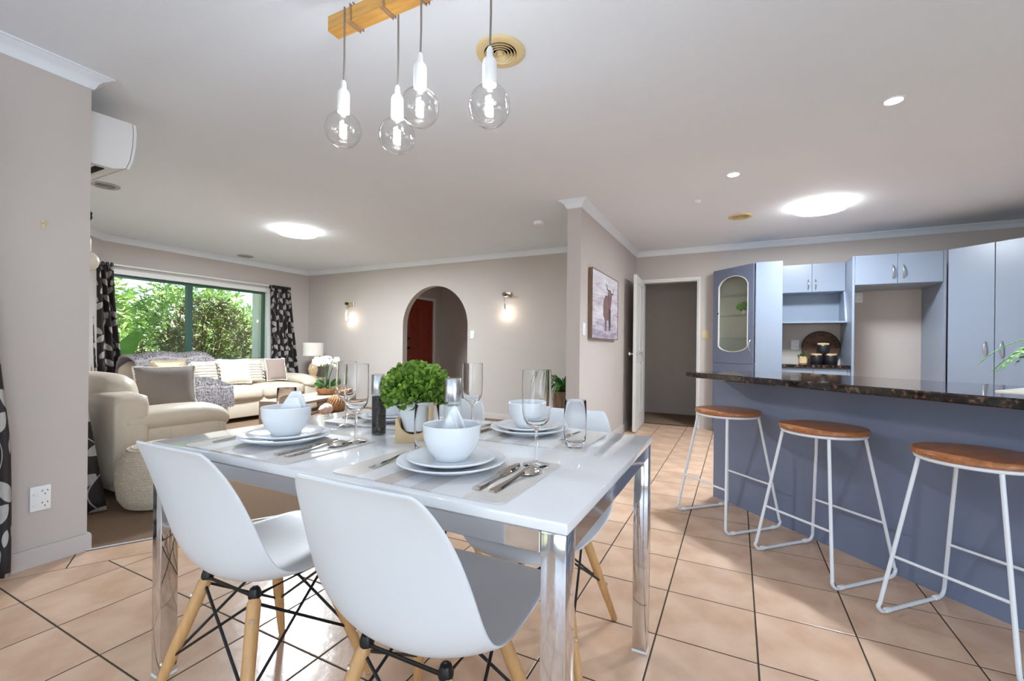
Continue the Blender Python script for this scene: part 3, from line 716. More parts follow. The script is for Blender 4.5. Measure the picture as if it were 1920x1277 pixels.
# ---- things in the nook
sg = thing('round_sign', 'round dark timber sign with lettering leaning in the canister nook', 'sign', (0.892, 6.368, 1.085), 0)
sg.rotation_euler = (R(-4), 0, 0)
RS = 0.192
MB().lathe([(RS, -0.009), (RS, 0.009)], 40, TR(0, 0, 0, 0, R(90))).build('disc', 'board', sg, smooth=30)
MB().lathe([(RS - 0.010, 0.0), (RS + 0.002, 0.0), (RS + 0.002, 0.006), (RS - 0.010, 0.006), (RS - 0.010, 0.0)], 40, TR(0, -0.008, 0, 0, R(90)), False, False).build('rim', 'boarddark', sg, smooth=30)
def text_mesh(txt, size, ext, T, mat, name, parent):
    cu = bpy.data.curves.new('lettering', 'FONT'); cu.body = txt; cu.size = size; cu.extrude = ext; cu.align_x = 'CENTER'; cu.resolution_u = 3
    ob = bpy.data.objects.new('lettering', cu); COL.objects.link(ob)
    dg = bpy.context.evaluated_depsgraph_get(); me = bpy.data.meshes.new_from_object(ob.evaluated_get(dg))
    me.transform(T); bpy.data.objects.remove(ob); me.materials.clear(); me.materials.append(M[mat])
    o = bpy.data.objects.new(name, me); COL.objects.link(o); o.parent = parent; return o
word = 'E & WINE PAIRI'
for i, ch in enumerate(word):
    if ch == ' ': continue
    a = R(90 + 16 - (i - 5.2) * 15.5)
    rr = RS - 0.058
    text_mesh(ch, 0.054, 0.0008, Matrix.Translation((rr * math.cos(a), -0.0105, rr * math.sin(a))) @ Matrix.Rotation(-(a - math.pi / 2), 4, 'Y') @ Matrix.Rotation(R(90), 4, 'X'), 'boarddark', 'letter', sg)
def canister(loc, label):
    t = thing('canister', label, 'canister', loc, 0, 'black canisters in the nook')
    MB().lathe([(0.060, 0), (0.064, 0.006), (0.064, 0.088), (0.058, 0.100)], 24).build('body', 'canister', t, smooth=40)
    MB().lathe([(0.056, 0.100), (0.058, 0.103), (0.058, 0.116), (0.054, 0.120)], 24).build('lid', 'palewood', t, smooth=40)
    return t
k1 = canister((0.828, 6.18, 0.894), 'black canister with wooden lid next to the little basket pot')
k2 = dup(k1, (0.962, 6.18, 0.894), 0, 'black canister with wooden lid, right of the bottom pair')
k3 = dup(k1, (0.890, 6.19, 1.0145), 0, 'black canister stacked on top of the other two')
bp_ = thing('potted_plant', 'tiny green plant in a woven pale pot in the canister nook', 'plant', (0.692, 6.16, 0.894))
MB().lathe([(0.040, 0), (0.044, 0.004), (0.046, 0.085), (0.042, 0.085), (0.040, 0.07), (0, 0.07)], 20).build('pot', 'palewood', bp_, smooth=40)
for z in (0.015, 0.03, 0.045, 0.06, 0.075): MB().lathe([(0.0445, z - 0.004), (0.0475, z), (0.0445, z + 0.004)], 20, None, False, False).build('weave_band', 'palewood', bp_, smooth=40)
leaf_ball('foliage', 70, 0.045, 0.02, 0.025, 'palm', bp_, 0.085, 5)

# ---- bar stools
def make_stool():
    t = thing('bar_stool', '', 'stool', (0, 0, 0), R(-45), 'bar stools along the breakfast bar')
    seat = MB(); seat.lathe([(0.0, 0.656), (0.178, 0.656), (0.186, 0.662), (0.187, 0.672), (0.182, 0.680), (0.0, 0.682)], 40); seat.build('seat', 'stoolw', t, smooth=40)
    MB().tube([(0.172 * math.cos(2 * math.pi * i / 36), 0.172 * math.sin(2 * math.pi * i / 36), 0.649) for i in range(36)], 0.0075, 8, True).build('seat_ring', 'metalw', t, smooth=60)
    hb, ht, r, rt_ = 0.205, 0.118, 0.0075, 0.649
    for sx in (-1, 1):
        def P(sy, z): k = (rt_ - z) / rt_; q = ht + (hb - ht) * k; return Vector((sx * q, sy * q, z))
        pts = [P(-1, rt_), P(-1, 0.05)]
        for i in range(1, 6): 
            a = R(18 * i); pts.append(Vector((sx * (hb - 0.003), -hb + 0.035 * (1 - math.cos(a)) - 0.0, 0.0085 + 0.042 * (1 - math.sin(a)))))
        pts2 = [Vector((p.x, -p.y, p.z)) for p in reversed(pts)]
        MB().tube(pts + pts2, r, 8).build('leg_loop', 'metalw', t, smooth=60)
        for sy in (-1, 1): MB().lathe([(0.0105, -0.011), (0.0105, 0.011)], 10, TR(sx * (hb - 0.003), sy * 0.15, 0.0105, 0, R(90))).build('foot_clip', 'plastic', t, smooth=60)
    for sy in (-1, 1):
        z = 0.245; q = ht + (hb - ht) * (rt_ - z) / rt_
        MB().tube([(-q, sy * q, z), (q, sy * q, z)], 0.006, 8).build('footrest', 'metalw', t, smooth=60)
    return t
st = make_stool()
st.location = (-0.045, 3.065, 0); st['label'] = 'timber-topped white wire bar stool nearest the hall doorway'
dup(st, (0.383, 2.650, 0), R(-45), 'middle timber-topped white wire bar stool at the breakfast bar')
dup(st, (0.80, 2.245, 0), R(-45), 'timber-topped white wire bar stool at the right edge of the photo')

# ---- things on the breakfast bar at the right edge
tr = MB(); tr.rbox(0.0, 0.42, -0.14, 0.14, 0.018, 0.028, 0.004, 2); tr.box(0.06, 0.36, -0.10, 0.10, 0.0, 0.018)
o = tr.build('serving_board', 'stone'); o.location = (0.852, 2.165, 0.896); o.rotation_euler = (0, 0, R(-36)); tag(o, 'pale raised serving board on the breakfast bar at the right edge', 'serving board')
fp = thing('potted_fern', 'bright green fern reaching in over the breakfast bar from the right', 'plant', (1.235, 2.44, 0.8955))
MB().lathe([(0.055, 0), (0.075, 0.11), (0.068, 0.11), (0.062, 0.09), (0, 0.09)], 20).build('pot', 'ceramic', fp, smooth=40)
rnd = random.Random(4)
def frond(az, L_, lift, droop, parent, mat, w0=0.045, n=22, base=(0, 0, 0.1), name='frond'):
    mb = MB(); pts = []
    for i in range(n + 1):
        t = i / n; pts.append(Vector((base[0] + math.cos(az) * L_ * t, base[1] + math.sin(az) * L_ * t, base[2] + lift * math.sin(t * math.pi * 0.62) - droop * t * t)))
    mb.tube(pts, [0.0016] * n + [0.0006], 4)
    sd = Vector((-math.sin(az), math.cos(az), 0))
    for i in range(2, n):
        t = i / n; w = w0 * math.sin(math.pi * min(1, t * 0.9 + 0.12)) + 0.006; d = (pts[i + 1] - pts[i]).normalized()
        for sgn in (-1, 1):
            p = pts[i]; e = p + sd * sgn * w + d * w * 0.55
            mb.add([p - d * 0.004, p + d * 0.006, (p + e) / 2 + d * 0.006 + Vector((0, 0, 0.003)), e, (p + e) / 2 - d * 0.006], [(0, 1, 2, 3, 4)])
    return mb.build(name, mat, parent, smooth=180, recalc=False)
for i, az in enumerate((150, 172, 196, 120, 95, 60, 20, -20, -60, 230, 260, 161)):
    frond(R(az), 0.30 + 0.06 * rnd.random(), 0.16 + 0.05 * rnd.random(), 0.16 + 0.06 * rnd.random(), fp, 'fern')
# ================================================================== DINING TABLE
TX0_, TX1_, TY0_, TY1_, TZ = -1.645, -0.262, 0.745, 1.628, 0.74
tcx, tcy = (TX0_ + TX1_) / 2, (TY0_ + TY1_) / 2
tb = thing('dining_table', 'white gloss dining table on square chrome legs', 'table', (tcx, tcy, 0))
hx, hy = (TX1_ - TX0_) / 2, (TY1_ - TY0_) / 2
MB().rbox(-hx, hx, -hy, hy, 0.718, TZ, 0.003, 2).build('tabletop', 'gloss', tb, smooth=30)
for sx in (-1, 1):
    for sy in (-1, 1):
        xa, ya = sx * (hx - 0.003), sy * (hy - 0.003)
        lg = MB(); lg.rbox(min(xa, xa - sx * 0.05), max(xa, xa - sx * 0.05), min(ya, ya - sy * 0.05), max(ya, ya - sy * 0.05), 0.008, 0.717, 0.003, 2); l = lg.build('leg', 'chrome', tb, smooth=30)
        fo = MB(); fo.box(min(xa, xa - sx * 0.05), max(xa, xa - sx * 0.05), min(ya, ya - sy * 0.05), max(ya, ya - sy * 0.05), 0.0, 0.0078); fo.build('glide', 'plastic', l)
for sy in (-1, 1): MB().rbox(-hx + 0.054, hx - 0.054, min(sy * (hy - 0.004), sy * (hy - 0.034)), max(sy * (hy - 0.004), sy * (hy - 0.034)), 0.674, 0.716, 0.002, 1).build('apron', 'chrome', tb, smooth=30)
for sx in (-1, 1): MB().rbox(min(sx * (hx - 0.004), sx * (hx - 0.034)), max(sx * (hx - 0.004), sx * (hx - 0.034)), -hy + 0.054, hy - 0.054, 0.674, 0.716, 0.002, 1).build('apron', 'chrome', tb, smooth=30)

# ---- shell chairs
def make_chair():
    t = thing('dining_chair', '', 'chair', (0, 0, 0), 0, 'white shell chairs around the dining table')
    # centre line (y, z), half width and side-edge curve (y, z), front of the seat -> top of the back
    prof = [(0.262, 0.402, 0.130, 0.244, 0.405), (0.248, 0.425, 0.175, 0.236, 0.428), (0.21, 0.430, 0.205, 0.205, 0.437), (0.14, 0.420, 0.224, 0.14, 0.438), (0.06, 0.408, 0.233, 0.055, 0.438), (-0.02, 0.400, 0.237, -0.025, 0.440), (-0.09, 0.398, 0.239, -0.090, 0.446),
            (-0.150, 0.404, 0.239, -0.138, 0.462), (-0.195, 0.428, 0.237, -0.170, 0.492), (-0.222, 0.472, 0.234, -0.194, 0.535), (-0.238, 0.530, 0.229, -0.213, 0.584), (-0.251, 0.590, 0.222, -0.231, 0.632), (-0.264, 0.648, 0.212, -0.251, 0.682), (-0.277, 0.700, 0.199, -0.270, 0.724), (-0.291, 0.748, 0.183, -0.289, 0.760), (-0.302, 0.778, 0.168, -0.302, 0.782), (-0.311, 0.794, 0.154, -0.312, 0.795)]
    n = len(prof)
    def fn(u, v):
        k = v * (n - 1); i = min(int(k), n - 2); f = k - i
        def cr(q):                                             # smooth (Catmull-Rom) stations
            p0, p1, p2, p3 = (prof[max(0, min(n - 1, j))][q] for j in (i - 1, i, i + 1, i + 2))
            return 0.5 * (2 * p1 + (p2 - p0) * f + (2 * p0 - 5 * p1 + 4 * p2 - p3) * f * f + (3 * p1 - p0 - 3 * p2 + p3) * f ** 3)
        y, z, w, ey, ez = (cr(q) for q in range(5))
        a = (u * 2 - 1); t_ = abs(a) ** 2.3
        return (a * w * 0.94, y + (ey - y) * t_ + 0.04, z + (ez - z) * t_)
    sh = MB().grid(fn, 20, 34).build('shell', 'shell', t, smooth=180)
    md = sh.modifiers.new('solidify', 'SOLIDIFY'); md.thickness = 0.007; md.offset = 0
    md = sh.modifiers.new('subsurf', 'SUBSURF'); md.levels = 1; md.render_levels = 1
    # legs
    tops = {}
    for sx in (-1, 1):
        for sy in (-1, 1):
            top = Vector((sx * 0.110, sy * 0.108 - 0.005, 0.372)); bot = Vector((sx * 0.212, sy * 0.210 - 0.005, 0.004)); d = top - bot
            l = MB().tube([bot, bot + d * 0.02, bot + d * 0.5, bot + d * 0.97, top], [0.0105, 0.0115, 0.0165, 0.0175, 0.012], 14).build('leg', 'beech', t, smooth=50)
            for q in (0.38, 0.88):
                c = bot + d * q; od = Vector((sx, sy, 0)).normalized()
                MB().lathe([(0.007, 0.0), (0.007, 0.004), (0.003, 0.004), (0.003, 0.002), (0, 0.002)], 12, Matrix.Translation(c + od * (0.0135 + 0.003 * q)) @ od.to_track_quat('Z', 'Y').to_matrix().to_4x4()).build('screw', 'chrome', l, smooth=40)
            MB().tube([top - d * 0.03, top + Vector((-sx * 0.006, -sy * 0.006, 0.028))], [0.008, 0.007], 8).build('bracket', 'black', l, smooth=50)
            tops[(sx, sy)] = (top, bot, d)
    # wire cross bracing on every side, and the frame under the seat
    def at(k, q): top, bot, d = tops[k]; return bot + d * q
    for a, b2 in (((-1, -1), (1, -1)), ((-1, 1), (1, 1)), ((-1, -1), (-1, 1)), ((1, -1), (1, 1))):
        for p, q in ((a, b2), (b2, a)): MB().tube([at(p, 0.42), at(q, 0.97)], 0.0042, 6).build('brace', 'black', t, smooth=60)
    loop = [at(k, 0.99) + Vector((0, 0, 0.008)) for k in ((-1, -1), (1, -1), (1, 1), (-1, 1))]
    MB().tube(loop, 0.005, 6, True).build('seat_frame', 'black', t, smooth=60)
    for (sx, sy) in tops:
        MB().lathe([(0.016, 0), (0.017, 0.010), (0.012, 0.024), (0.0, 0.028)], 10, Matrix.Translation(at((sx, sy), 0.985) + Vector((-sx * 0.004, -sy * 0.004, 0.006)))).build('shock_mount', 'black', t, smooth=50)
    return t
ch = make_chair(); ch.location = (-1.255, 0.870, 0); ch.rotation_euler = (0, 0, R(0)); ch['label'] = 'white shell chair on wooden legs at the near left of the table'
dup(ch, (-0.635, 0.868, 0), R(0.6), 'white shell chair on wooden legs closest to the camera, near right of table')
dup(ch, (-0.622, 1.505, 0), R(180), 'white shell chair on the far side of the table, facing the camera at the right')
dup(ch, (-1.235, 1.58, 0), R(182), 'white shell chair on the far side of the table, mostly hidden behind the plant')

# ---- place settings
TT = TZ + 0.0005
def lathe_thing(name, prof, mat, loc, label, cat, group=None, n=40, smooth=35, cap0=True, cap1=True):
    o = MB().lathe(prof, n, None, cap0, cap1).build(name, mat, smooth=smooth); o.location = loc
    return tag(o, label, cat, group)
PLATE = lambda r, h: [(0, 0.004), (r * 0.55, 0.004), (r * 0.57, 0.0), (r * 0.62, 0.0), (r * 0.66, 0.004), (r * 0.97, h), (r, h + 0.003), (r * 0.985, h + 0.006), (r * 0.93, h + 0.003), (r * 0.64, 0.009), (0, 0.008)]
BOWL = [(0, 0.002), (0.036, 0.002), (0.038, 0.0), (0.043, 0.0), (0.045, 0.006), (0.062, 0.028), (0.0715, 0.055), (0.074, 0.086), (0.0725, 0.088), (0.070, 0.086), (0.0675, 0.056), (0.058, 0.032), (0.040, 0.012), (0, 0.010)]
def napkin(loc, rz, label, kind):
    mb = MB()
    if kind == 0:      # folded peak standing in the bowl
        for k2, (a, hh, tw) in enumerate(((0.0, 0.112, 0.0), (0.5, 0.104, 0.25), (-0.4, 0.095, -0.3))):
            def fn(u, v, a=a, hh=hh, tw=tw):
                w = 0.046 * (min(1, 0.55 + v * 1.6) if v < 0.28 else 1) * (1 - v) ** 0.8 + 0.003; x = (u * 2 - 1) * w; y = 0.014 * math.cos((u * 2 - 1) * 1.4) * (1 - v * 0.6) + tw * 0.05
                return (x * math.cos(a) - y * math.sin(a), x * math.sin(a) + y * math.cos(a), 0.006 + hh * v)
            mb.grid(fn, 8, 8)
    else:              # rounded fan fold
        for k2, (a, tw, hh) in enumerate(((0.1, 0.0, 0.118), (0.25, 0.012, 0.112), (-0.12, -0.012, 0.10))):
            def fn(u, v, a=a, tw=tw, hh=hh):
                w = 0.034 * math.sin(math.pi * (0.22 + 0.70 * v)) + 0.002; x = (u * 2 - 1) * w + 0.018 * v; y = tw + 0.008 * math.sin((u * 2 - 1) * 1.7)
                return (x * math.cos(a) - y * math.sin(a), x * math.sin(a) + y * math.cos(a), 0.004 + hh * v)
            mb.grid(fn, 8, 10)
    o = mb.build('napkin', 'linen', smooth=60, solid=0.0016); o.location = loc; o.rotation_euler = (0, 0, rz)
    return tag(o, label, 'napkin', 'folded napkins in the bowls')
def blade_outline(pts, t):
    n = len(pts); return [(x, y, z - t / 2) for x, y, z in pts], n
def strip(path, t):
    """ribbon of (x, halfwidth, z) stations extruded by t"""
    mb = MB(); vs = []
    for (x, w, z) in path: vs += [(x, -w, z), (x, w, z), (x, w * 0.8, z + t), (x, -w * 0.8, z + t)]
    fs = [(0, 3, 2, 1), tuple((len(path) - 1) * 4 + q for q in range(4))]
    for i in range(len(path) - 1): fs += [(i * 4 + q, i * 4 + (q + 1) % 4, (i + 1) * 4 + (q + 1) % 4, (i + 1) * 4 + q) for q in range(4)]
    return mb.add(vs, fs)
def make_knife(): return strip([(0, .0095, 0.0), (0.004, .0105, 0.0), (0.05, .0085, 0.0), (0.095, .0065, 0.0), (0.105, .0075, 0.002), (0.115, .0105, 0.003), (0.17, .0115, 0.003), (0.205, .007, 0.003), (0.215, .001, 0.003)], 0.006).build('table_knife', 'silver', smooth=40)
def make_spoon():
    mb = strip([(0, .008, 0.0), (0.004, .0095, 0.0), (0.03, .0085, 0.001), (0.08, .0045, 0.004), (0.125, .0038, 0.009), (0.135, .005, 0.009)], 0.004)
    def fn(u, v):
        a = 2 * math.pi * u; r = v; k = 1 + 0.12 * math.cos(a)
        return (0.170 + 0.037 * r * math.cos(a), 0.0225 * r * math.sin(a) * k, 0.002 + 0.014 * (1 - r * r) + 0.003 * r * r * (math.cos(a) < -0.7))
    mb.grid(fn, 24, 7, True)
    return mb.build('table_spoon', 'silver', smooth=50, solid=0.0012)
def make_fork():
    mb = strip([(0, .008, 0.0), (0.004, .0095, 0.0), (0.03, .0085, 0.001), (0.08, .0045, 0.004), (0.125, .004, 0.009), (0.14, .010, 0.009), (0.155, .0125, 0.007)], 0.003)
    for k2 in range(4):
        y = (k2 - 1.5) * 0.0068; mb.tube([(0.153, y, 0.008), (0.175, y, 0.006), (0.198, y * 0.92, 0.010)], [0.0022, 0.0018, 0.0007], 6)
    return mb.build('table_fork', 'silver', smooth=50)
WINE = [(0.0, 0.0), (0.034, 0.0), (0.0345, 0.002), (0.020, 0.004), (0.006, 0.008), (0.0042, 0.020), (0.0038, 0.075), (0.005, 0.090), (0.012, 0.097), (0.024, 0.106), (0.033, 0.120), (0.037, 0.140), (0.0385, 0.190), (0.0375, 0.247), (0.0365, 0.2475), (0.0362, 0.245), (0.0372, 0.190), (0.0357, 0.141), (0.0316, 0.122), (0.022, 0.110), (0.008, 0.104), (0, 0.103)]
TUMB = [(0, 0.0), (0.026, 0.0), (0.029, 0.003), (0.032, 0.020), (0.0345, 0.045), (0.035, 0.09), (0.0335, 0.144), (0.0325, 0.145), (0.0315, 0.143), (0.0330, 0.09), (0.0325, 0.046), (0.029, 0.024), (0.024, 0.018), (0, 0.017)]
SET = [ # name, mat rect, plate centre, wine glass, tumbler, rotation of handles, napkin, words
    ('near left', (-1.499, -1.032, 0.760, 1.092), (-1.283, 0.948), (-1.075, 1.040), (-1.535, 1.135), 0, 1, 'by the pepper grinder'),
    ('near right', (-0.880, -0.405, 0.768, 1.106), (-0.645, 0.945), (-0.462, 1.062), (-0.770, 1.005), 0, 0, 'in the foreground'),
    ('far right', (-0.880, -0.413, 1.275, 1.604), (-0.668, 1.462), (-0.885, 1.430), (-0.442, 1.315), 1, -1, 'nearest the picture wall'),
    ('far left', (-1.497, -1.035, 1.265, 1.600), (-1.262, 1.430), (-1.345, 1.250), (-1.075, 1.300), 1, -1, 'behind the leafy plant'),
]
kn0, sp0, fk0 = make_knife(), make_spoon(), make_fork()
protos = [kn0, sp0, fk0]; used = set()
def put(proto, loc, rz, label, cat, group):
    o = proto if proto.name not in used else proto.copy()
    if o is not proto: COL.objects.link(o)
    used.add(proto.name); o.location = loc; o.rotation_euler = (0, 0, rz); tag(o, label, cat, group)
for (nm, (ax, bx_, ay, by), (px, py), (gx, gy), (ux, uy), far, nk, words) in SET:
    pl_ = MB(); mx, my = (ax + bx_) / 2, (ay + by) / 2; wx, wy = (bx_ - ax) / 2, (by - ay) / 2; r = 0.02
    ol = []
    for (cx, cy, a0) in ((wx - r, wy - r, 0), (-wx + r, wy - r, 90), (-wx + r, -wy + r, 180), (wx - r, -wy + r, 270)): ol += arc(cx, cy, r, a0, a0 + 90, 5)
    pl_.prism(ol, 0, 0.003); o = pl_.build('placemat', 'placemat'); o.location = (mx, my, TT); tag(o, 'striped pale placemat of the %s place setting %s' % (nm, words), 'placemat', 'placemats on the dining table')
    z = TT + 0.0035
    lathe_thing('dinner_plate', PLATE(0.138, 0.018), 'ceramic', (px, py, z), 'white dinner plate, lower plate of the %s place setting' % nm, 'plate', 'white dinner plates')
    lathe_thing('side_plate', PLATE(0.113, 0.013), 'ceramic', (px, py, z + 0.0125), 'smaller white plate stacked at the %s place setting' % nm, 'plate', 'white side plates')
    lathe_thing('bowl', BOWL, 'ceramic', (px, py, z + 0.0215), 'white bowl on the plates of the %s place setting' % nm, 'bowl', 'white bowls')
    if nk >= 0: napkin((px + (0.004 if nk == 0 else 0.012), py + 0.004, z + 0.036), 0.35 if nk == 0 else 0.45, 'white folded napkin standing in the bowl of the %s place setting' % nm, nk)
    f = -1 if far else 1; rz = R(-90 if far else 90)
    put(kn0, (px + f * 0.150, my - f * 0.120, z), rz - R(0), 'steel knife at the %s place setting' % nm, 'knife', 'table knives')
    put(sp0, (px + f * 0.188, my - f * 0.118, z), rz - R(4 if not far else 4), 'steel spoon at the %s place setting' % nm, 'spoon', 'table spoons')
    put(fk0, (px - f * 0.165, my - f * 0.105, z), rz + R(2), 'steel fork at the %s place setting' % nm, 'fork', 'table forks')
    onm = ax < gx < bx_ and ay < gy < by
    lathe_thing('wine_glass', WINE, 'crystal', (gx, gy, TT + (0.0035 if onm else 0)), 'clear stemmed wine glass at the %s place setting' % nm, 'glass', 'wine glasses', smooth=60)
    onm = ax < ux < bx_ and ay < uy < by
    lathe_thing('tumbler', TUMB, 'crystal', (ux, uy, TT + (0.0035 if onm else 0)), 'clear glass tumbler at the %s place setting' % nm, 'glass', 'tumblers', smooth=60)

# ---- centrepiece
pp = thing('potted_plant', 'leafy green plant in a white pot on a wooden stand, centre of the table', 'plant', (-0.940, 1.170, TT), R(28))
def standfn():
    mb = MB(); o = [(-0.058, 0), (0.058, 0), (0.058, 0.078)]
    o += [(0.050, 0.078)] + [(0.046 * math.cos(R(a)), 0.066 + 0.040 * -math.sin(R(a))) for a in range(20, 161, 14)] + [(-0.050, 0.078), (-0.058, 0.078)]
    return mb, o
for yy in (-0.046, 0.034):
    mb, o = standfn(); n = len(o)
    vs = [(x, yy, z2) for x, z2 in o] + [(x, yy + 0.012, z2) for x, z2 in o]
    mb.add(vs, [tuple(range(n)), tuple(range(2 * n - 1, n - 1, -1))] + [(i, (i + 1) % n, n + (i + 1) % n, n + i) for i in range(n)]).build('stand_side', 'palewood', pp)
MB().box(-0.058, -0.046, -0.034, 0.034, 0, 0.078).build('stand_end', 'palewood', pp); MB().box(0.046, 0.058, -0.034, 0.034, 0, 0.078).build('stand_end', 'palewood', pp)
MB().lathe([(0.030, 0.030), (0.040, 0.034), (0.060, 0.105), (0.062, 0.138), (0.058, 0.138), (0.054, 0.12), (0, 0.12)], 32).build('pot', 'ceramic', pp, smooth=35)
leaf_ball('foliage', 2900, 0.104, 0.086, 0.0195, 'leafy', pp, 0.165, 11, narrow=0.85, shell=0.5)
pg = thing('pepper_grinder', 'clear grinder full of black peppercorns with steel cap', 'grinder', (-1.113, 1.181, TT))
MB().lathe([(0.0235, 0.004), (0.0235, 0.133)], 28).build('peppercorns', 'pepper', pg, smooth=40)
MB().lathe([(0.026, 0.0), (0.026, 0.139), (0.0245, 0.139), (0.0245, 0.003), (0, 0.003)], 28).build('body', 'glass', pg, smooth=40)
MB().lathe([(0.0255, 0.140), (0.0265, 0.142), (0.0265, 0.207), (0.024, 0.210), (0, 0.210)], 28).build('cap', 'steel', pg, smooth=40)
sg2 = thing('salt_grinder', 'clear grinder full of white salt with steel cap', 'grinder', (-0.757, 1.112, TT))
MB().lathe([(0.0235, 0.004), (0.0235, 0.133)], 28).build('salt', 'salt', sg2, smooth=40)
MB().lathe([(0.026, 0.0), (0.026, 0.145), (0.0245, 0.145), (0.0245, 0.003), (0, 0.003)], 28).build('body', 'glass', sg2, smooth=40)
MB().lathe([(0.0255, 0.146), (0.0265, 0.148), (0.0265, 0.212), (0.024, 0.215), (0, 0.215)], 28).build('cap', 'steel', sg2, smooth=40)
# ================================================================== LIVING ROOM
def curtain(name, path, z0, z1, folds, amp, label, flare=None, tuck=0.0, ztop_pleat=0.10):
    """curtain hung along a plan path [(x,y),(x,y)]; flare(v)->(shift_along, width_scale, push_out)"""
    a, b2 = Vector(path[0]), Vector(path[1]); d = (b2 - a); W_ = d.length; d.normalize(); nrm = Vector((-d.y, d.x))
    nu, nv = folds * 10, 26
    t = thing(name, label, 'curtain', (0, 0, 0), 0, 'leaf-patterned curtains')
    rnd = random.Random(len(label)); ph = [rnd.uniform(-0.6, 0.6) for _ in range(folds + 2)]
    mb = MB(); uvs = []
    def fn(u, v):
        z = z1 + (z0 - z1) * v
        sh, ws, po = flare(v) if flare else (0, 1, 0)
        k = u * folds; i = int(k); off = ph[i] * (1 - (k - i)) + ph[i + 1] * (k - i)
        s = ((u - 0.5) * ws + 0.5) * W_ + sh + 0.012 * math.sin(5 * v + 9 * u)
        am = amp * (0.55 + 0.45 * min(1, v * 3)) * (1 + 0.25 * math.sin(7 * u + 2 * v))
        o = am * math.sin(2 * math.pi * k + off * (0.5 + v)) + po
        p = a + d * s + nrm * o
        uvs.append((u * W_ * 2.1, z)); return (p.x, p.y, z)
    mb.grid(fn, nu, nv)
    o = mb.build('drape', 'curtain', t, smooth=180, recalc=False)
    uvl = o.data.uv_layers.new(name='UVMap')
    for lp in o.data.loops: uvl.data[lp.index].uv = uvs[lp.vertex_index]
    md = o.modifiers.new('solidify', 'SOLIDIFY'); md.thickness = 0.003; md.offset = 0
    # gathered heading tape on top
    h_ = MB(); k2 = folds * 3
    for i in range(k2 + 1):
        u = i / k2; sh, ws, po = flare(0) if flare else (0, 1, 0); s = ((u - 0.5) * ws + 0.5) * W_ + sh
        p = a + d * s + nrm * (po + 0.5 * amp * (1 if i % 2 else -1)); h_.rbox(p.x - 0.012, p.x + 0.012, p.y - 0.012, p.y + 0.012, z1 - 0.02, z1 + 0.035, 0.006, 1)
    h_.build('heading', 'blackm', t, smooth=40)
    return t
# far-left dining curtain, hard against the frame edge
curtain('curtain', ((XP + 0.085, 0.755), (XP + 0.085, 0.16)), 0.03, 2.09, 6, 0.034, 'dark leaf-patterned curtain at the left edge beside the power outlet', flare=lambda v: (0.085 - 0.06 * v - 0.035 * max(0, 1 - abs(v - 0.72) / 0.5), 1, 0))
# curtain behind the partition end
curtain('curtain', ((-4.15, 1.17), (-3.74, 1.17)), 0.02, 1.945, 5, 0.045, 'dark leaf-patterned curtain flaring out behind the partition wall end', flare=lambda v: (0.02 + 0.23 * v ** 1.3, 1 + 0.1 * v, 0.13 * v ** 1.3))
# window curtains
curtain('curtain', ((XW + 0.09, 2.74), (XW + 0.09, 2.40)), 0.03, 2.02, 5, 0.045, 'dark leaf-patterned curtain at the left side of the living room window', flare=lambda v: (-0.10 * v, 1 + 0.2 * v, 0))
curtain('curtain', ((XW + 0.09, 5.23), (XW + 0.09, 4.87)), 0.03, 2.02, 6, 0.042, 'dark leaf-patterned curtain at the right side of the living room window', flare=lambda v: (-0.13 * v, 1 + 0.45 * v, 0))
# white curtain track over the window
o = MB().rbox(XW + 0.001, XW + 0.05, 2.68, 5.22, 2.03, 2.055, 0.005, 1).build('curtain_track', 'trim'); tag(o, 'white curtain track above the living room window', 'curtain track')

# ---- sofas
def soft(mb, x0, x1, y0, y1, z0, z1, r, puff=0.0, T=None, seg=5):
    """cushion-like rounded box, its faces puffed outwards"""
    bm = bmesh.new(); bmesh.ops.create_cube(bm, size=2); bmesh.ops.subdivide_edges(bm, edges=bm.edges[:], cuts=7, use_grid_fill=True)
    c = Vector(((x0 + x1) / 2, (y0 + y1) / 2, (z0 + z1) / 2)); hs = Vector(((x1 - x0) / 2, (y1 - y0) / 2, (z1 - z0) / 2)); r = min(r, min(hs) * 0.98)
    for v in bm.verts:
        p = v.co.copy(); u = Vector((p.x * hs.x, p.y * hs.y, p.z * hs.z))
        inner = Vector((max(-hs.x + r, min(hs.x - r, u.x)), max(-hs.y + r, min(hs.y - r, u.y)), max(-hs.z + r, min(hs.z - r, u.z))))
        d = u - inner
        q = inner + d.normalized() * r if d.length > 1e-6 else u
        bl = Vector((puff * (1 - p.y ** 2) * (1 - p.z ** 2) * (p.x if abs(p.x) > .99 else 0), puff * (1 - p.x ** 2) * (1 - p.z ** 2) * (p.y if abs(p.y) > .99 else 0), puff * (1 - p.x ** 2) * (1 - p.y ** 2) * (p.z if abs(p.z) > .99 else 0)))
        v.co = c + q + bl
    bm.verts.ensure_lookup_table(); bm.verts.index_update()
    mb.add([v.co.copy() for v in bm.verts], [[v.index for v in f.verts] for f in bm.faces], T); bm.free(); return mb
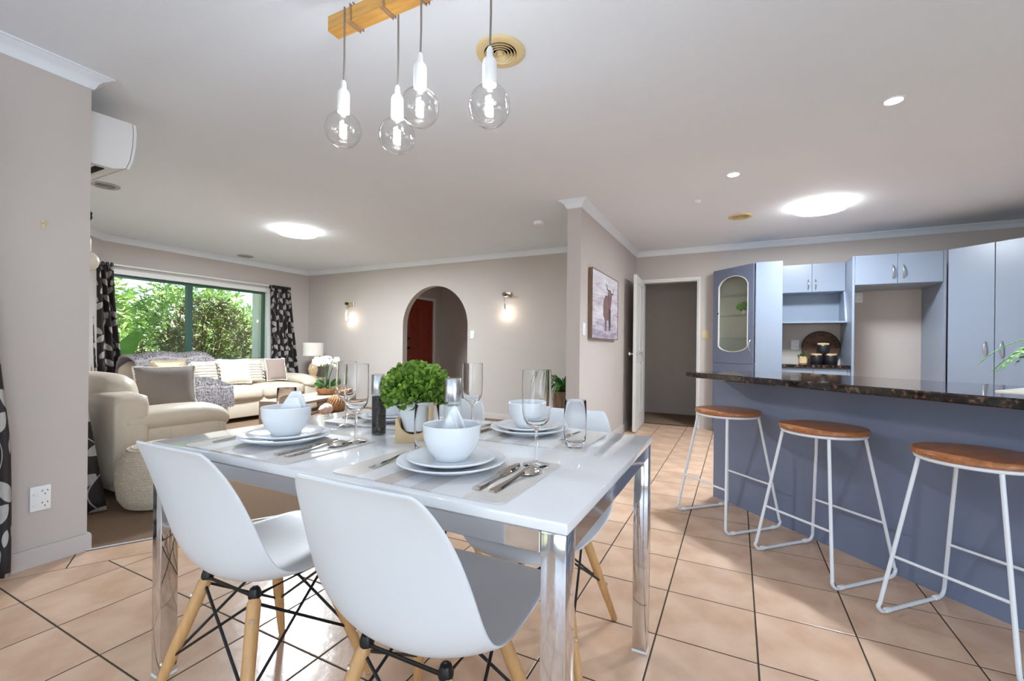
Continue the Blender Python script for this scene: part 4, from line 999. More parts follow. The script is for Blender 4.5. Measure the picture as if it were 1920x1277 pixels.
def sofa(label, L_, loc, rz, seats, arms=(True, True), depth=0.98):
    """faces local +y, back at y=0, x 0..L"""
    t = thing('sofa', label, 'sofa', loc, rz, 'cream leather sofas')
    aw = 0.26; xa = aw if arms[0] else 0.0; xb = L_ - aw if arms[1] else L_
    MB().rbox(0.02, L_ - 0.02, 0.06, depth - 0.04, 0.06, 0.30, 0.02, 2).build('base', 'leather', t, smooth=40)
    soft(MB(), 0.0, L_, 0.0, 0.24, 0.06, 0.70, 0.06).build('back_frame', 'leather', t, smooth=180)
    w = (xb - xa) / seats
    for i in range(seats):
        soft(MB(), xa + i * w + 0.004, xa + (i + 1) * w - 0.004, 0.24, depth, 0.285, 0.465, 0.055, 0.02).build('seat_cushion', 'leather', t, smooth=180)
        T = TR(0, 0.20, 0.46, 0, R(10))
        soft(MB(), xa + i * w - 0.01, xa + (i + 1) * w + 0.01, -0.13, 0.13, 0.0, 0.35, 0.11, 0.02, T).build('back_cushion', 'leather', t, smooth=180)
    for k2, on in enumerate(arms):
        if not on: continue
        x0 = 0 if k2 == 0 else L_ - aw
        ap = MB().rbox(x0 + 0.02, x0 + aw - 0.02, 0.02, depth - 0.03, 0.05, 0.45, 0.03, 3).build('arm', 'leather', t, smooth=40)
        def fn(u, v, x0=x0):
            y = 0.06 + (depth - 0.06) * v; a = 2 * math.pi * u; ez = 0.075 + 0.02 * math.sin(math.pi * v)
            cap = min(1, (1 - v) / 0.05, v / 0.03) ** 0.5 if 0 < v < 1 else 0.0
            droop = 0.055 * max(0, (v - 0.72) / 0.28) ** 2
            return (x0 + aw / 2 + (aw / 2 + 0.005) * math.cos(a) * (0.4 + 0.6 * cap), y, 0.495 - droop + ez * math.sin(a) * (0.25 + 0.75 * cap) + 0.01 * (1 - v))
        mb = MB().grid(fn, 20, 24, True); n = len(mb.v); mb.f.append(tuple(range(19, -1, -1))); mb.f.append(tuple(n - 20 + i for i in range(20)))
        mb.build('arm_pad', 'leather', ap, smooth=180)
        # stitched seam down the outside of the arm
        xo = x0 + (aw - 0.019 if k2 == 1 else 0.019)
        for yy in (0.36, 0.70): MB().tube([(xo, yy, 0.07), (xo, yy, 0.43)], 0.0016, 4).build('seam', 'leather', ap)
    for x in (0.10, L_ - 0.10):
        for y in (0.12, depth - 0.14): MB().box(x - 0.03, x + 0.03, y - 0.03, y + 0.03, 0.0, 0.062).build('foot', 'black', t)
    return t
CZ = 0.0065
s1 = sofa('cream leather sofa in front of the partition, seen from its arm side', 1.72, (-5.37, 1.42, CZ), 0, 2, (False, True), 0.80)
s2 = sofa('long cream leather sofa under the living room window', 2.22, (-6.86, 4.93, CZ), R(-90), 3, (True, False), 0.99)

# ---- cushions and throws
def pillow(mb, w, h_, t, T, pinch=0.07, n=14):
    for sgn in (-1, 1):
        def fn(u, v):
            a, b2 = u * 2 - 1, v * 2 - 1
            e = (max(0, 1 - a ** 4) * max(0, 1 - b2 ** 4)) ** 0.55
            return (a * w / 2 * (1 - pinch * (1 - b2 * b2)), sgn * t / 2 * e, b2 * h_ / 2 * (1 - pinch * (1 - a * a)))
        mb.grid(fn, n, n, False, T)
    return mb
def cushion(name, w, h_, t, loc, rz, tilt, mat, label, fringe=None, ribs=0, tassels=0):
    th = thing(name, label, 'cushion', loc, rz, 'scatter cushions')
    T = TR(0, 0, h_ / 2, 0, R(tilt))
    c = pillow(MB(), w, h_, t, T).build('cover', mat, th, smooth=180)
    if fringe:
        rnd = random.Random(int(w * 1000 + h_ * 77)); mb = MB(); k2 = 30
        per = [(-1 + 2 * i / k2, 1) for i in range(k2)] + [(1, 1 - 2 * i / k2) for i in range(k2)] + [(1 - 2 * i / k2, -1) for i in range(k2)] + [(-1, -1 + 2 * i / k2) for i in range(k2)]
        pts = []
        for a, b2 in per: pts.append(T @ Vector((a * w / 2 * (1 - 0.07 * (1 - b2 * b2)), rnd.uniform(-.004, .004), b2 * h_ / 2 * (1 - 0.07 * (1 - a * a)))))
        mb.tube(pts, [0.007 + rnd.uniform(-.002, .003) for _ in pts], 6, True); mb.build('fringe', fringe, th, smooth=60)
    if ribs:
        for i in range(ribs):
            z = (i + 0.5) / ribs * 2 - 1
            pts = [T @ Vector((a * w / 2 * 0.93, -t / 2 * (max(0, 1 - a ** 4) * max(0, 1 - z ** 4)) ** 0.55 - 0.004, z * h_ / 2 * 0.92)) for a in [x / 8 - 1 for x in range(17)]]
            MB().tube(pts, 0.008, 6).build('rib', mat, th, smooth=60)
            pts = [Vector((p.x, p.y, p.z)) for p in pts]
    if tassels:
        for i in range(tassels):
            for sx in (-1, 1):
                z = (i + 0.5) / tassels * 2 - 1; p = T @ Vector((sx * w / 2 * 0.94, 0, z * h_ / 2 * 0.94))
                MB().tube([p, p + Vector((sx * 0.022, 0, -0.004)), p + Vector((sx * 0.034, 0, -0.022))], [0.006, 0.010, 0.012], 6).build('tassel', 'fringe', th, smooth=60)
    return th
SZ = 0.498
# window sofa: cushions stand on the seat and lean on the backrest (front faces +x): local -y is the front
def wc_(y): return (-6.28, y, SZ)
cushion('cushion', 0.42, 0.36, 0.12, (-6.25, 3.02, SZ), R(96), -16, 'sequin', 'shiny sequinned cushion next to the grey fur throw')
cushion('cushion', 0.34, 0.33, 0.10, (-6.27, 3.44, SZ), R(92), -14, 'ivory', 'left ribbed ivory cushion with tassel edges', ribs=8, tassels=6)
cushion('cushion', 0.42, 0.35, 0.11, (-6.17, 3.77, SZ), R(92), -14, 'ivory', 'plain ivory cushion in the middle of the window sofa', fringe='fringe')
cushion('cushion', 0.32, 0.33, 0.10, (-6.27, 4.065, SZ), R(90), -14, 'ivory', 'right ribbed ivory cushion with tassel edges beside the taupe one', ribs=8, tassels=6)
cushion('cushion', 0.32, 0.34, 0.10, (-6.28, 4.455, SZ + 0.004), R(88), -12, 'taupe', 'plain taupe cushion with white fringe by the sofa arm', fringe='fringe')
cushion('cushion', 0.42, 0.36, 0.12, (-4.27, 2.03, SZ + 0.004), R(74), -14, 'waffle', 'grey waffle cushion with white fringe on the near sofa', fringe='fringe')
def fur(name, fn, label, seed, base, nu=26, nv=30, n=6000):
    """draped fur: a surface fn(u, v) in world space with many short tufts"""
    th = thing(name, label, 'throw', base, 0); o0 = Vector(base); rnd = random.Random(seed)
    c = MB().grid(lambda u, v: Vector(fn(u, v)) - o0, nu, nv).build('pelt', 'fur', th, smooth=180, solid=0.02, recalc=False)
    tf = MB(); me = c.data
    for _ in range(n):
        f = me.polygons[rnd.randrange(len(me.polygons))]; vs = [me.vertices[i].co for i in f.vertices]
        wts = [rnd.random() for _ in vs]; sm = sum(wts); p = sum((v * w_ / sm for v, w_ in zip(vs, wts)), Vector())
        nn = f.normal if f.normal.z + 0.6 * f.normal.x > 0 else -f.normal
        p = p + nn * 0.008; d = (nn + Vector((rnd.uniform(-.9, .9), rnd.uniform(-.9, .9), rnd.uniform(-1.0, .3)))).normalized(); s_2 = d.orthogonal().normalized()
        L2 = rnd.uniform(0.018, 0.036); tf.add([p - s_2 * 0.006, p + s_2 * 0.006, p + d * L2], [(0, 1, 2)])
    tag(tf.build('pile', 'fur', th, recalc=False), kind='stuff')
    return th
def poly_at(P, t):
    k2 = t * (len(P) - 1); i = min(int(k2), len(P) - 2); f = k2 - i; f = f * f * (3 - 2 * f) if False else f
    return tuple(P[i][q] * (1 - f) + P[i + 1][q] * f for q in range(len(P[0])))
def throw_back(u, v):
    y = 2.74 + 0.93 * v; x, z = poly_at([(-6.915, 0.60), (-6.91, 0.80), (-6.82, 0.905), (-6.64, 0.915), (-6.47, 0.87), (-6.425, 0.72), (-6.42, 0.60), (-6.41, 0.54)], u)
    drop = 0.035 * max(0, (0.30 - v) / 0.30) ** 1.6 + 0.03 * max(0, (v - 0.8) / 0.2) ** 2
    return (x + 0.012 * math.sin(9 * y + 3 * u), y, max(0.52, z - drop + 0.012 * math.sin(14 * y + 5 * u)))
fur('fur_throw', throw_back, 'grey fur throw draped over the backrest of the window sofa', 21, (-6.6, 3.2, 0.5))
def throw_seat(u, v):
    y = 2.72 + 0.80 * v; x, z = poly_at([(-6.09, 0.52), (-6.07, 0.65), (-6.01, 0.735), (-5.93, 0.71), (-5.86, 0.60), (-5.815, 0.50), (-5.805, 0.36), (-5.80, 0.24)], u)
    k2 = 1 - v; z = 0.515 + (z - 0.515) * (k2 ** 0.8) if z > 0.515 else z
    return (x + 0.014 * math.sin(11 * y), y, z + 0.012 * math.sin(13 * y + 6 * u))
fur('fur_throw', throw_seat, 'grey fur throw bundled on the seat behind the waffle cushion', 22, (-6.0, 3.1, 0.5))

# ---- pouf
po = thing('pouf', 'round cream knitted pouf on the carpet beside the near sofa', 'pouf', (-3.352, 1.575, CZ))
prof = [(0.0, 0.0), (0.13, 0.0), (0.185, 0.02), (0.215, 0.07), (0.228, 0.16), (0.228, 0.24), (0.212, 0.32), (0.170, 0.375), (0.10, 0.398), (0.0, 0.404)]
MB().lathe(prof, 40).build('body', 'boucle', po, smooth=180)
mb = MB()
for k2 in range(1, 43):
    z = k2 * 0.0090 + 0.004
    for (r0, z0), (r1, z1) in zip(prof, prof[1:]):
        if z0 <= z < z1: r = r0 + (r1 - r0) * (z - z0) / (z1 - z0)
    rnd = random.Random(k2)
    mb.tube([((r + 0.0015 + rnd.uniform(-.001, .0015)) * math.cos(2 * math.pi * i / 60), (r + 0.0015 + rnd.uniform(-.001, .0015)) * math.sin(2 * math.pi * i / 60), z + rnd.uniform(-.0015, .0015)) for i in range(60)], 0.0040, 5, True)
tag(mb.build('knit_rows', 'boucle', po, smooth=180), kind='stuff')

# ---- coffee table with things on it
cfx, cfy = -4.62, 3.93
cf = thing('coffee_table', 'low washed timber coffee table with thick slab sides', 'table', (-4.78, 3.86, CZ), R(16))
MB().rbox(-0.27, 0.27, -0.55, 0.62, 0.365, 0.395, 0.004, 1).build('tabletop', 'ashwood', cf)
for yy in (-0.55, 0.57): MB().rbox(-0.27, 0.27, yy, yy + 0.05, 0.0, 0.3645, 0.004, 1).build('slab_leg', 'ashwood', cf)
MB().rbox(-0.25, 0.25, -0.50, 0.57, 0.10, 0.125, 0.004, 1).build('shelf', 'ashwood', cf)
for (x, y, z, lab, m_) in ((-0.05, -0.30, 0.3958, 'open white magazine lying on the coffee table', 'paper'),):
    o = MB().rbox(-0.11, 0.11, -0.15, 0.15, 0.0, 0.012, 0.003, 1).build('magazine', m_); o.location = (-4.78 - 0.12, 3.86 - 0.18, CZ + 0.3958); o.rotation_euler = (0, 0, R(30)); tag(o, lab, 'magazine')
og = thing('orchid', 'white orchid in a woven bowl on the coffee table', 'plant', (-4.80, 4.12, CZ + 0.3955))
mb = MB().lathe([(0.075, 0), (0.10, 0.03), (0.125, 0.085), (0.118, 0.085), (0.09, 0.05), (0, 0.05)], 28); mb.build('bowl', 'wicker', og, smooth=40)
for i in range(26):
    a = 2 * math.pi * i / 26; MB().tube([(0.078 * math.cos(a), 0.078 * math.sin(a), 0.004), (0.103 * math.cos(a + 0.25), 0.103 * math.sin(a + 0.25), 0.03), (0.127 * math.cos(a + 0.6), 0.127 * math.sin(a + 0.6), 0.084)], 0.0045, 5).build('cane', 'wicker', og, smooth=60)
leaf_ball('leaves', 20, 0.07, 0.04, 0.10, 'palm', og, 0.10, 8, narrow=0.45)
rnd = random.Random(12)
for i, (x, y) in enumerate(((-0.03, -0.04), (0.0, 0.0), (0.02, 0.05), (0.03, -0.01), (-0.02, 0.03))):
    top = Vector((x * 1.4, y * 2.2, 0.40 + 0.04 * rnd.random()))
    MB().tube([(x * 0.5, y * 0.5, 0.05), (x * 0.7, y * 0.7, 0.22), top], 0.005, 6).build('stem', 'palm', og, smooth=60)
def flower(parent, p, s, az, tilt):
    mb = MB(); 
    for k2 in range(5):
        a = 2 * math.pi * k2 / 5
        def fn(u, v, a=a):
            w = math.sin(math.pi * (0.08 + 0.84 * v)) * 0.62; q = (u * 2 - 1) * w
            r = v; x = r * math.cos(a) - q * math.sin(a); y = r * math.sin(a) + q * math.cos(a); return (x * s, y * s, (0.12 * v * v - 0.10 * abs(u * 2 - 1) * v) * s)
        mb.grid(fn, 3, 4)
    return mb.build('flower', 'petal', parent, smooth=180, recalc=False), mb
for i in range(46):
    a = rnd.uniform(0, 2 * math.pi); r = rnd.uniform(0, 0.10)
    p = (r * math.cos(a) * 0.8, r * math.sin(a) * 1.9, 0.40 + 0.075 * rnd.random() - 0.2 * r * r / 0.02 * 0.1)
    f, _ = flower(og, p, 0.044, a, 0); f.location = p; f.rotation_euler = (R(rnd.uniform(40, 110)), R(rnd.uniform(-20, 20)), R(rnd.uniform(20, 130)))
leaf_ball('buds', 12, 0.15, 0.02, 0.02, 'yellow', og, 0.37, 9)
# rounded brown and pinkish ornaments on the near end of the table
o = MB(); o.lathe([(0, 0), (0.06, 0.008), (0.098, 0.05), (0.105, 0.10), (0.085, 0.16), (0.04, 0.195), (0, 0.20)], 28)
for i in range(20):
    a = 2 * math.pi * i / 20
    o.tube([(rr * math.cos(a + z * 4), rr * math.sin(a + z * 4), z) for rr, z in ((0.062, 0.008), (0.100, 0.05), (0.107, 0.10), (0.087, 0.16), (0.042, 0.195))], 0.006, 5)
o = o.build('wicker_ball', 'wicker', smooth=180); o.location = (-4.13, 3.70, CZ + 0.269); tag(o, 'brown woven ball ornament by the coffee table', 'ornament')
lt = thing('low_stand', 'low timber stand in front of the coffee table carrying ornaments', 'stand', (-4.05, 3.66, CZ), R(16))
MB().rbox(-0.20, 0.20, -0.30, 0.34, 0.240, 0.268, 0.004, 1).build('top', 'walnut', lt)
for yy in (-0.29, 0.30): MB().rbox(-0.19, 0.19, yy, yy + 0.03, 0, 0.2395, 0.003, 1).build('leg', 'walnut', lt)
sh = MB()
def fn(u, v):
    a = 2 * math.pi * u; r = 0.075 * math.sin(math.pi * (0.04 + 0.92 * v)) * (1 + 0.10 * math.sin(9 * v * math.pi)) * (1 + 0.25 * math.cos(a))
    return (r * math.cos(a) * 0.8, (v - 0.5) * 0.22, 0.062 + r * math.sin(a) * 0.8)
sh.grid(fn, 20, 24, True); o = sh.build('seashell', 'shellw', smooth=180); o.location = (-4.02, 3.44, CZ + 0.2795); o.rotation_euler = (0, 0, R(14)); tag(o, 'pinkish white shell ornament in front of the brown woven ball', 'ornament')

# ---- side table with lamp
sd = thing('side_table', 'small timber side table in the corner behind the sofa arm', 'table', (-6.42, 5.24, CZ))
MB().lathe([(0, 0.46), (0.22, 0.46), (0.225, 0.47), (0.22, 0.485), (0, 0.485)], 32).build('top', 'ashwood', sd, smooth=35)
for a in (45, 135, 225, 315): MB().tube([(0.16 * math.cos(R(a)), 0.16 * math.sin(R(a)), 0.0), (0.13 * math.cos(R(a)), 0.13 * math.sin(R(a)), 0.46)], 0.014, 8).build('leg', 'ashwood', sd, smooth=60)
lm = thing('table_lamp', 'table lamp with pale drum shade and amber glass base', 'lamp', (-6.40, 5.22, CZ + 0.486))
MB().lathe([(0.075, 0), (0.08, 0.01), (0.05, 0.03), (0.07, 0.09), (0.082, 0.15), (0.06, 0.22), (0.022, 0.26), (0.018, 0.30)], 28).build('base', 'amber', lm, smooth=50)
MB().lathe([(0.008, 0.30), (0.008, 0.40)], 10).build('stem', 'steel', lm, smooth=50)
MB().lathe([(0.165, 0.375), (0.165, 0.595), (0.163, 0.595), (0.163, 0.375), (0.165, 0.375)], 40, None, False, False).build('shade', 'shade', lm, smooth=35)
MB().tube([(-0.164, 0, 0.585), (0.164, 0, 0.585)], 0.003, 6).build('spider', 'steel', lm)

# ---- palm behind the picture wall end
pl2 = thing('potted_palm', 'green palm in a brown pot behind the picture wall end', 'plant', (-1.85, 5.10, CZ))
MB().lathe([(0.12, 0.0), (0.125, 0.02), (0.15, 0.50), (0.155, 0.52), (0.140, 0.52), (0.13, 0.48), (0, 0.48)], 28).build('pot', 'walnut', pl2, smooth=35)
MB().lathe([(0, 0.485), (0.134, 0.485)], 24).build('soil', 'soil', pl2)
rnd = random.Random(31)
def blade(az, L_, lift, droop, w0, parent, base):
    n = 10; mb = MB(); sd_ = Vector((-math.sin(az), math.cos(az), 0)); vs = []
    for i in range(n + 1):
        t = i / n; p = Vector((base[0] + math.cos(az) * L_ * t, base[1] + math.sin(az) * L_ * t, base[2] + lift * math.sin(t * 2.0) - droop * t * t)); w = w0 * math.sin(math.pi * (0.06 + 0.94 * t) ** 0.8) + 0.001
        vs += [p - sd_ * w, p + Vector((0, 0, -0.006)), p + sd_ * w]
    mb.add(vs, [f for i in range(n) for f in ((3 * i, 3 * i + 1, 3 * i + 4, 3 * i + 3), (3 * i + 1, 3 * i + 2, 3 * i + 5, 3 * i + 4))]); return mb.build('leaf', 'palm', parent, smooth=180, recalc=False)
for i in range(24):
    az = R(i * 15 + rnd.uniform(-8, 8)); blade(az, rnd.uniform(0.26, 0.46), rnd.uniform(0.18, 0.36), rnd.uniform(0.10, 0.34), 0.027, pl2, (0.02 * math.cos(az), 0.02 * math.sin(az), 0.485))
# ================================================================== LIGHTS, VENTS, SWITCHES, WALL THINGS
# ---- pendant beam with four bulbs
pb = thing('pendant_light', 'timber beam pendant with four hanging globe bulbs over the table', 'pendant light', (-0.95, 1.178, 2.205))
MB().rbox(-0.405, 0.42, -0.026, 0.026, 0.0, 0.056, 0.002, 1).build('beam', 'pine', pb)
MB().box(0.13, 0.30, -0.02, 0.02, 0.056, 0.195).build('ceiling_mount', 'white', pb)
def bulb_unit(parent, x, y, ztop, zc, R_=0.0625, cordmat='cord', side=-1, filament='filament'):
    """globe centred at zc (local), socket above, cord up to ztop"""
    zs = zc + R_ * 0.93
    MB().tube([(x, y, zs + 0.115), (x + 0.002, y, (zs + ztop) / 2), (x, y, ztop)], 0.0033, 7).build('cord', cordmat, parent, smooth=60)
    so = MB().lathe([(0.0205, zs + 0.004), (0.0215, zs + 0.008), (0.0215, zs + 0.068), (0.019, zs + 0.078), (0.010, zs + 0.088), (0.0085, zs + 0.112), (0.005, zs + 0.118), (0, zs + 0.118)], 24, TR(x, y, 0)).build('socket', 'white', parent, smooth=40)
    for q in (-1, 1): MB().lathe([(0.004, -0.0012), (0.004, 0.0), (0, 0.0)], 8, TR(x + q * 0.010, y, zs + 0.0038)).build('contact', 'ventc', so)
    pr_ = []
    for i in range(19):
        a = R(-90 + i * 9.0); pr_.append((R_ * math.cos(a), zc + R_ * math.sin(a)))
    pr_[0] = (0.0, pr_[0][1]); pr_ = [p for p in pr_ if p[1] < zc + R_ * 0.93] + [(0.018, zc + R_ * 0.99), (0.0165, zs + 0.012)]
    b = MB().lathe(pr_, 32, TR(x, y, 0), False, False).build('bulb', 'bulbglass', parent, smooth=180)
    MB().lathe([(0.006, zc + 0.02), (0.004, zc + 0.045), (0.010, zs + 0.006)], 12, TR(x, y, 0)).build('glass_mount', 'bulbglass', b, smooth=60)
    pts = [(x + 0.0105 * math.cos(t * 0.7), y + 0.0105 * math.sin(t * 0.7), zc - 0.030 + 0.056 * t / 44) for t in range(45)]
    MB().tube(pts, 0.0022, 6).build('filament', filament, b, smooth=60)
    return b
for x, y, zc in ((-1.267, 1.150, 1.823), (-1.068, 1.207, 1.785), (-0.922, 1.148, 1.822), (-0.664, 1.150, 1.767)):
    bulb_unit(pb, x + 0.95, y - 1.178, 0.003 if y > 1.18 else 0.058, zc - 2.205)
    l = light('bulb_glow', 'POINT', (x + 0.95, y - 1.178, zc - 2.205), 1.5, (0.84, 0.93, 1.0), radius=0.010); l.parent = pb
def wrap(x0, x1, turns, parent, mat):
    h_ = 0.0035; loop = []
    for t in range(turns):
        for (yy, zz) in ((-0.026 - h_, -h_), (0.026 + h_, -h_), (0.026 + h_, 0.056 + h_), (-0.026 - h_, 0.056 + h_)):
            loop.append((yy, zz))
    n = len(loop); MB().tube([(x0 + (x1 - x0) * i / (n - 1), a, b2) for i, (a, b2) in enumerate(loop)], 0.0033, 6).build('wrapped_cord', mat, parent, smooth=50)
wrap(-0.300, -0.275, 2, pb, 'ropec'); wrap(-0.145, -0.125, 2, pb, 'ropec'); wrap(0.0, 0.022, 2, pb, 'ropec'); wrap(0.31, 0.335, 2, pb, 'ropec')

# ---- sconces: backplate, timber knuckle, short cord, globe bulb
def sconce(loc, rz, label, energy=0.5, R_=0.046):
    t = thing('wall_sconce', label, 'sconce', loc, rz, 'globe wall sconces')      # faces local -y
    MB().rbox(-0.055, 0.055, -0.030, -0.0005, -0.035, 0.035, 0.004, 1).build('backplate', 'steel', t, smooth=30)
    MB().lathe([(0.022, 0.0), (0.022, 0.075)], 20, TR(0, -0.030, 0, 0, R(90))).build('arm', 'pine', t, smooth=40)
    MB().lathe([(0.024, 0.0), (0.026, 0.004), (0.026, 0.040), (0.022, 0.044)], 20, TR(0, -0.105, 0, 0, R(90))).build('cap', 'darkmetal', t, smooth=40)
    bulb_unit(t, 0, -0.128, -0.022, -0.262, R_, 'cord', -1, 'filamentw')
    l = light('sconce_glow', 'POINT', (0, -0.128, -0.262), energy, (1.0, 0.86, 0.70), radius=0.010); l.parent = t
    return t
sconce((-5.99, YF, 1.768), 0, 'globe wall sconce left of the arch')
sconce((-2.93, YF, 1.795), 0, 'globe wall sconce right of the arch')
o3 = sconce((-3.334, YP, 1.780), R(180), 'globe wall sconce peeking out behind the partition wall end', 0.25, 0.058)
for q in o3.children:
    if q.name.startswith('bulb'): q.data.materials[0] = M['opal']
    if q.type == 'LIGHT': bpy.data.objects.remove(q)

# ---- round ceiling vents
def vent(loc, r, mat, label, rings=4):
    t = thing('ceiling_vent', label, 'vent', loc, 0, 'round ceiling vents')
    MB().lathe([(r, 0.0), (r * 0.98, -0.010), (r * 0.90, -0.014), (r * 0.66, -0.010), (r * 0.66, 0.0)], 40, None, False, False).build('flange', mat, t, smooth=40)
    MB().lathe([(0, -0.0006), (r * 0.66, -0.0006)], 32).build('throat', 'dark', t)
    for i in range(rings):
        rr = r * (0.56 - 0.13 * i); MB().lathe([(rr, -0.002), (rr + 0.008, -0.016), (rr + 0.006, -0.017), (rr - 0.003, -0.003)], 32, None, False, False).build('cone', mat, t, smooth=40)
    MB().lathe([(0, -0.020), (r * 0.12, -0.018), (r * 0.13, -0.004)], 16).build('hub', mat, t, smooth=40)
    return t
vent((-0.975, 1.784, CEIL), 0.112, 'ventc', 'cream round ceiling vent behind the rightmost pendant bulb')
vent((0.022, 5.05, CEIL), 0.112, 'ventc', 'cream round ceiling vent in the kitchen ceiling')
vent((-4.84, 1.83, CEIL), 0.10, 'ventg', 'grey round ceiling vent under the air conditioner')
vent((-6.72, 4.24, CEIL), 0.11, 'ventg', 'grey round ceiling vent near the living room window')
# ---- round flush lamps and downlights
def oyster(loc, r, label, e):
    t = thing('ceiling_light', label, 'ceiling light', loc, 0, 'round flush ceiling lights')
    MB().lathe([(r * 0.97, 0.0), (r * 0.97, -0.030)], 48, None, False, True).build('tray', 'white', t, smooth=40)
    MB().lathe([(r, -0.030), (r, -0.040), (r * 0.96, -0.050), (0, -0.056)], 48).build('diffuser', 'lamp', t, smooth=40)
    l = light('lamp_glow', 'AREA', (0, 0, -0.060), e, (0.82,0.92,1.0)); l.data.shape = 'DISK'; l.data.size = r * 2; l.parent = t
oyster((-4.64, 3.545, CEIL), 0.21, 'round glowing flush ceiling light in the living room', 31)
oyster((0.68, 4.96, CEIL), 0.21, 'round glowing flush ceiling light in the kitchen', 10.5)
def downlight(loc, label, e):
    t = thing('downlight', label, 'downlight', loc, 0, 'recessed downlights')
    MB().lathe([(0.050, 0.0), (0.049, -0.004), (0.040, -0.005), (0.038, -0.001)], 28, None, False, False).build('trim_ring', 'white', t, smooth=40)
    MB().lathe([(0, -0.002), (0.038, -0.002)], 24).build('led', 'led', t)
    l = light('downlight_glow', 'SPOT', (0, 0, -0.01), e, (0.74, 0.87, 1.0), radius=0.05); l.data.spot_size = R(120); l.data.spot_blend = 0.8; l.parent = t
downlight((0.742, 3.056, CEIL), 'lit downlight nearest the right edge of the ceiling', 36)
downlight((-0.034, 3.826, CEIL), 'lit downlight above the first bar stool', 36)
o = MB().lathe([(0.055, 0), (0.055, -0.012), (0.045, -0.030), (0, -0.034)], 28).build('smoke_detector', 'plastic', smooth=40); o.location = (-1.91, 4.40, CEIL); tag(o, 'white round smoke detector in front of the arch wall', 'detector')
t = thing('motion_sensor', 'small white ceiling sensor above the hall doorway side', 'sensor', (-0.328, 4.363, CEIL))
MB().lathe([(0.030, 0), (0.030, -0.010), (0.020, -0.026), (0, -0.030)], 20).build('body', 'plastic', t, smooth=40); MB().lathe([(0.021, -0.0245), (0.0215, -0.020)], 20, None, False, False).build('lens', 'darkmetal', t)

# ---- air conditioner on the back of the partition
ac = thing('air_conditioner', 'white wall air conditioner poking out behind the partition wall', 'air conditioner', (-3.02, YP, 2.02))
sec = [(0.0, -0.012), (0.0, 0.262), (0.234, 0.275), (0.238, 0.22), (0.234, 0.14), (0.222, 0.06), (0.205, 0.012), (0.15, -0.008)]
def extr(sec, x0, x1, nm, mat, par):
    n = len(sec); mb = MB(); mb.add([(x0, y, z) for y, z in sec] + [(x1, y, z) for y, z in sec], [tuple(range(n)), tuple(range(2 * n - 1, n - 1, -1))] + [(i, (i + 1) % n, n + (i + 1) % n, n + i) for i in range(n)]); return mb.build(nm, mat, par, smooth=14)
extr(sec, -0.86, -0.06, 'body', 'plastic', ac)
extr([(0.237, 0.274), (0.250, 0.270), (0.254, 0.22), (0.250, 0.14), (0.238, 0.06), (0.220, 0.010), (0.208, 0.012), (0.225, 0.06), (0.237, 0.14), (0.241, 0.22)], -0.862, -0.058, 'front_panel', 'plastic', ac)
MB().box(-0.82, -0.10, 0.085, 0.125, -0.0130, -0.004).build('air_slot', 'dark', ac)
extr([(0.02, -0.0135), (0.075, -0.0120), (0.077, -0.016), (0.02, -0.018)], -0.82, -0.08, 'louvre', 'plastic', ac)

# ---- power outlets and switches
def wallplate(name, label, loc, rz, w, h_, mat, kind, cat):
    t = thing(name, label, cat, loc, rz)                 # faces local -y
    MB().rbox(-w / 2, w / 2, -0.010, -0.0003, -h_ / 2, h_ / 2, 0.003, 2).build('plate', mat, t, smooth=30)
    if kind == 'outlet':
        for sz in (-1, 1):
            MB().rbox(-w * 0.36, -w * 0.10, -0.0145, -0.0095, sz * h_ * 0.24 - 0.009, sz * h_ * 0.24 + 0.001, 0.001, 1).build('switch', mat, t)
            for (dx, dz, a) in ((-0.009, 0.006, 25), (0.009, 0.006, -25), (0, -0.009, 0)):
                MB().box(-0.0013, 0.0013, -0.0106, -0.0099, -0.0042, 0.0042, TR(w * 0.20 + dx, 0, sz * h_ * 0.24 + dz, 0, 0, R(a))).build('slot', 'black', t)
    elif kind == 'switch':
        MB().rbox(-0.012, 0.012, -0.014, -0.0095, -0.018, 0.018, 0.002, 1).build('rocker', mat, t)
    return t
wallplate('power_outlet', 'white double power outlet low on the left wall', (XP, 0.878, 0.314), R(90), 0.072, 0.116, 'plastic', 'outlet', 'outlet')
wallplate('light_switch', 'white light switch right of the arch', (-3.525, YF, 1.23), 0, 0.072, 0.116, 'plastic', 'switch', 'switch')
wallplate('light_switch', 'white light switch on the near edge of the picture wall', (XC1, 4.0, 1.225), R(90), 0.072, 0.116, 'plastic', 'switch', 'switch')
wallplate('light_switch', 'cream light switch between hall doorway and corner cabinet', (-0.365, YK, 1.245), 0, 0.085, 0.110, 'plasticc', 'switch', 'switch')
wallplate('power_outlet', 'white power outlet in the canister nook', (0.635, YK, 1.115), 0, 0.085, 0.115, 'plastic', 'outlet', 'outlet')
wallplate('power_outlet', 'white power outlet high in the empty fridge bay', (1.255, YK, 1.665), 0, 0.075, 0.115, 'plastic', 'outlet', 'outlet')
hk = thing('wall_hook', 'small brass tie-back hook on the left wall', 'hook', (XP, 0.878, 1.607), R(90))
MB().rbox(-0.006, 0.006, -0.004, -0.0003, -0.018, 0.018, 0.001, 1).build('plate', 'ventc', hk); MB().tube([(0, -0.004, 0.006), (0, -0.022, 0.0), (0, -0.026, 0.010)], 0.003, 6).build('pin', 'ventc', hk)

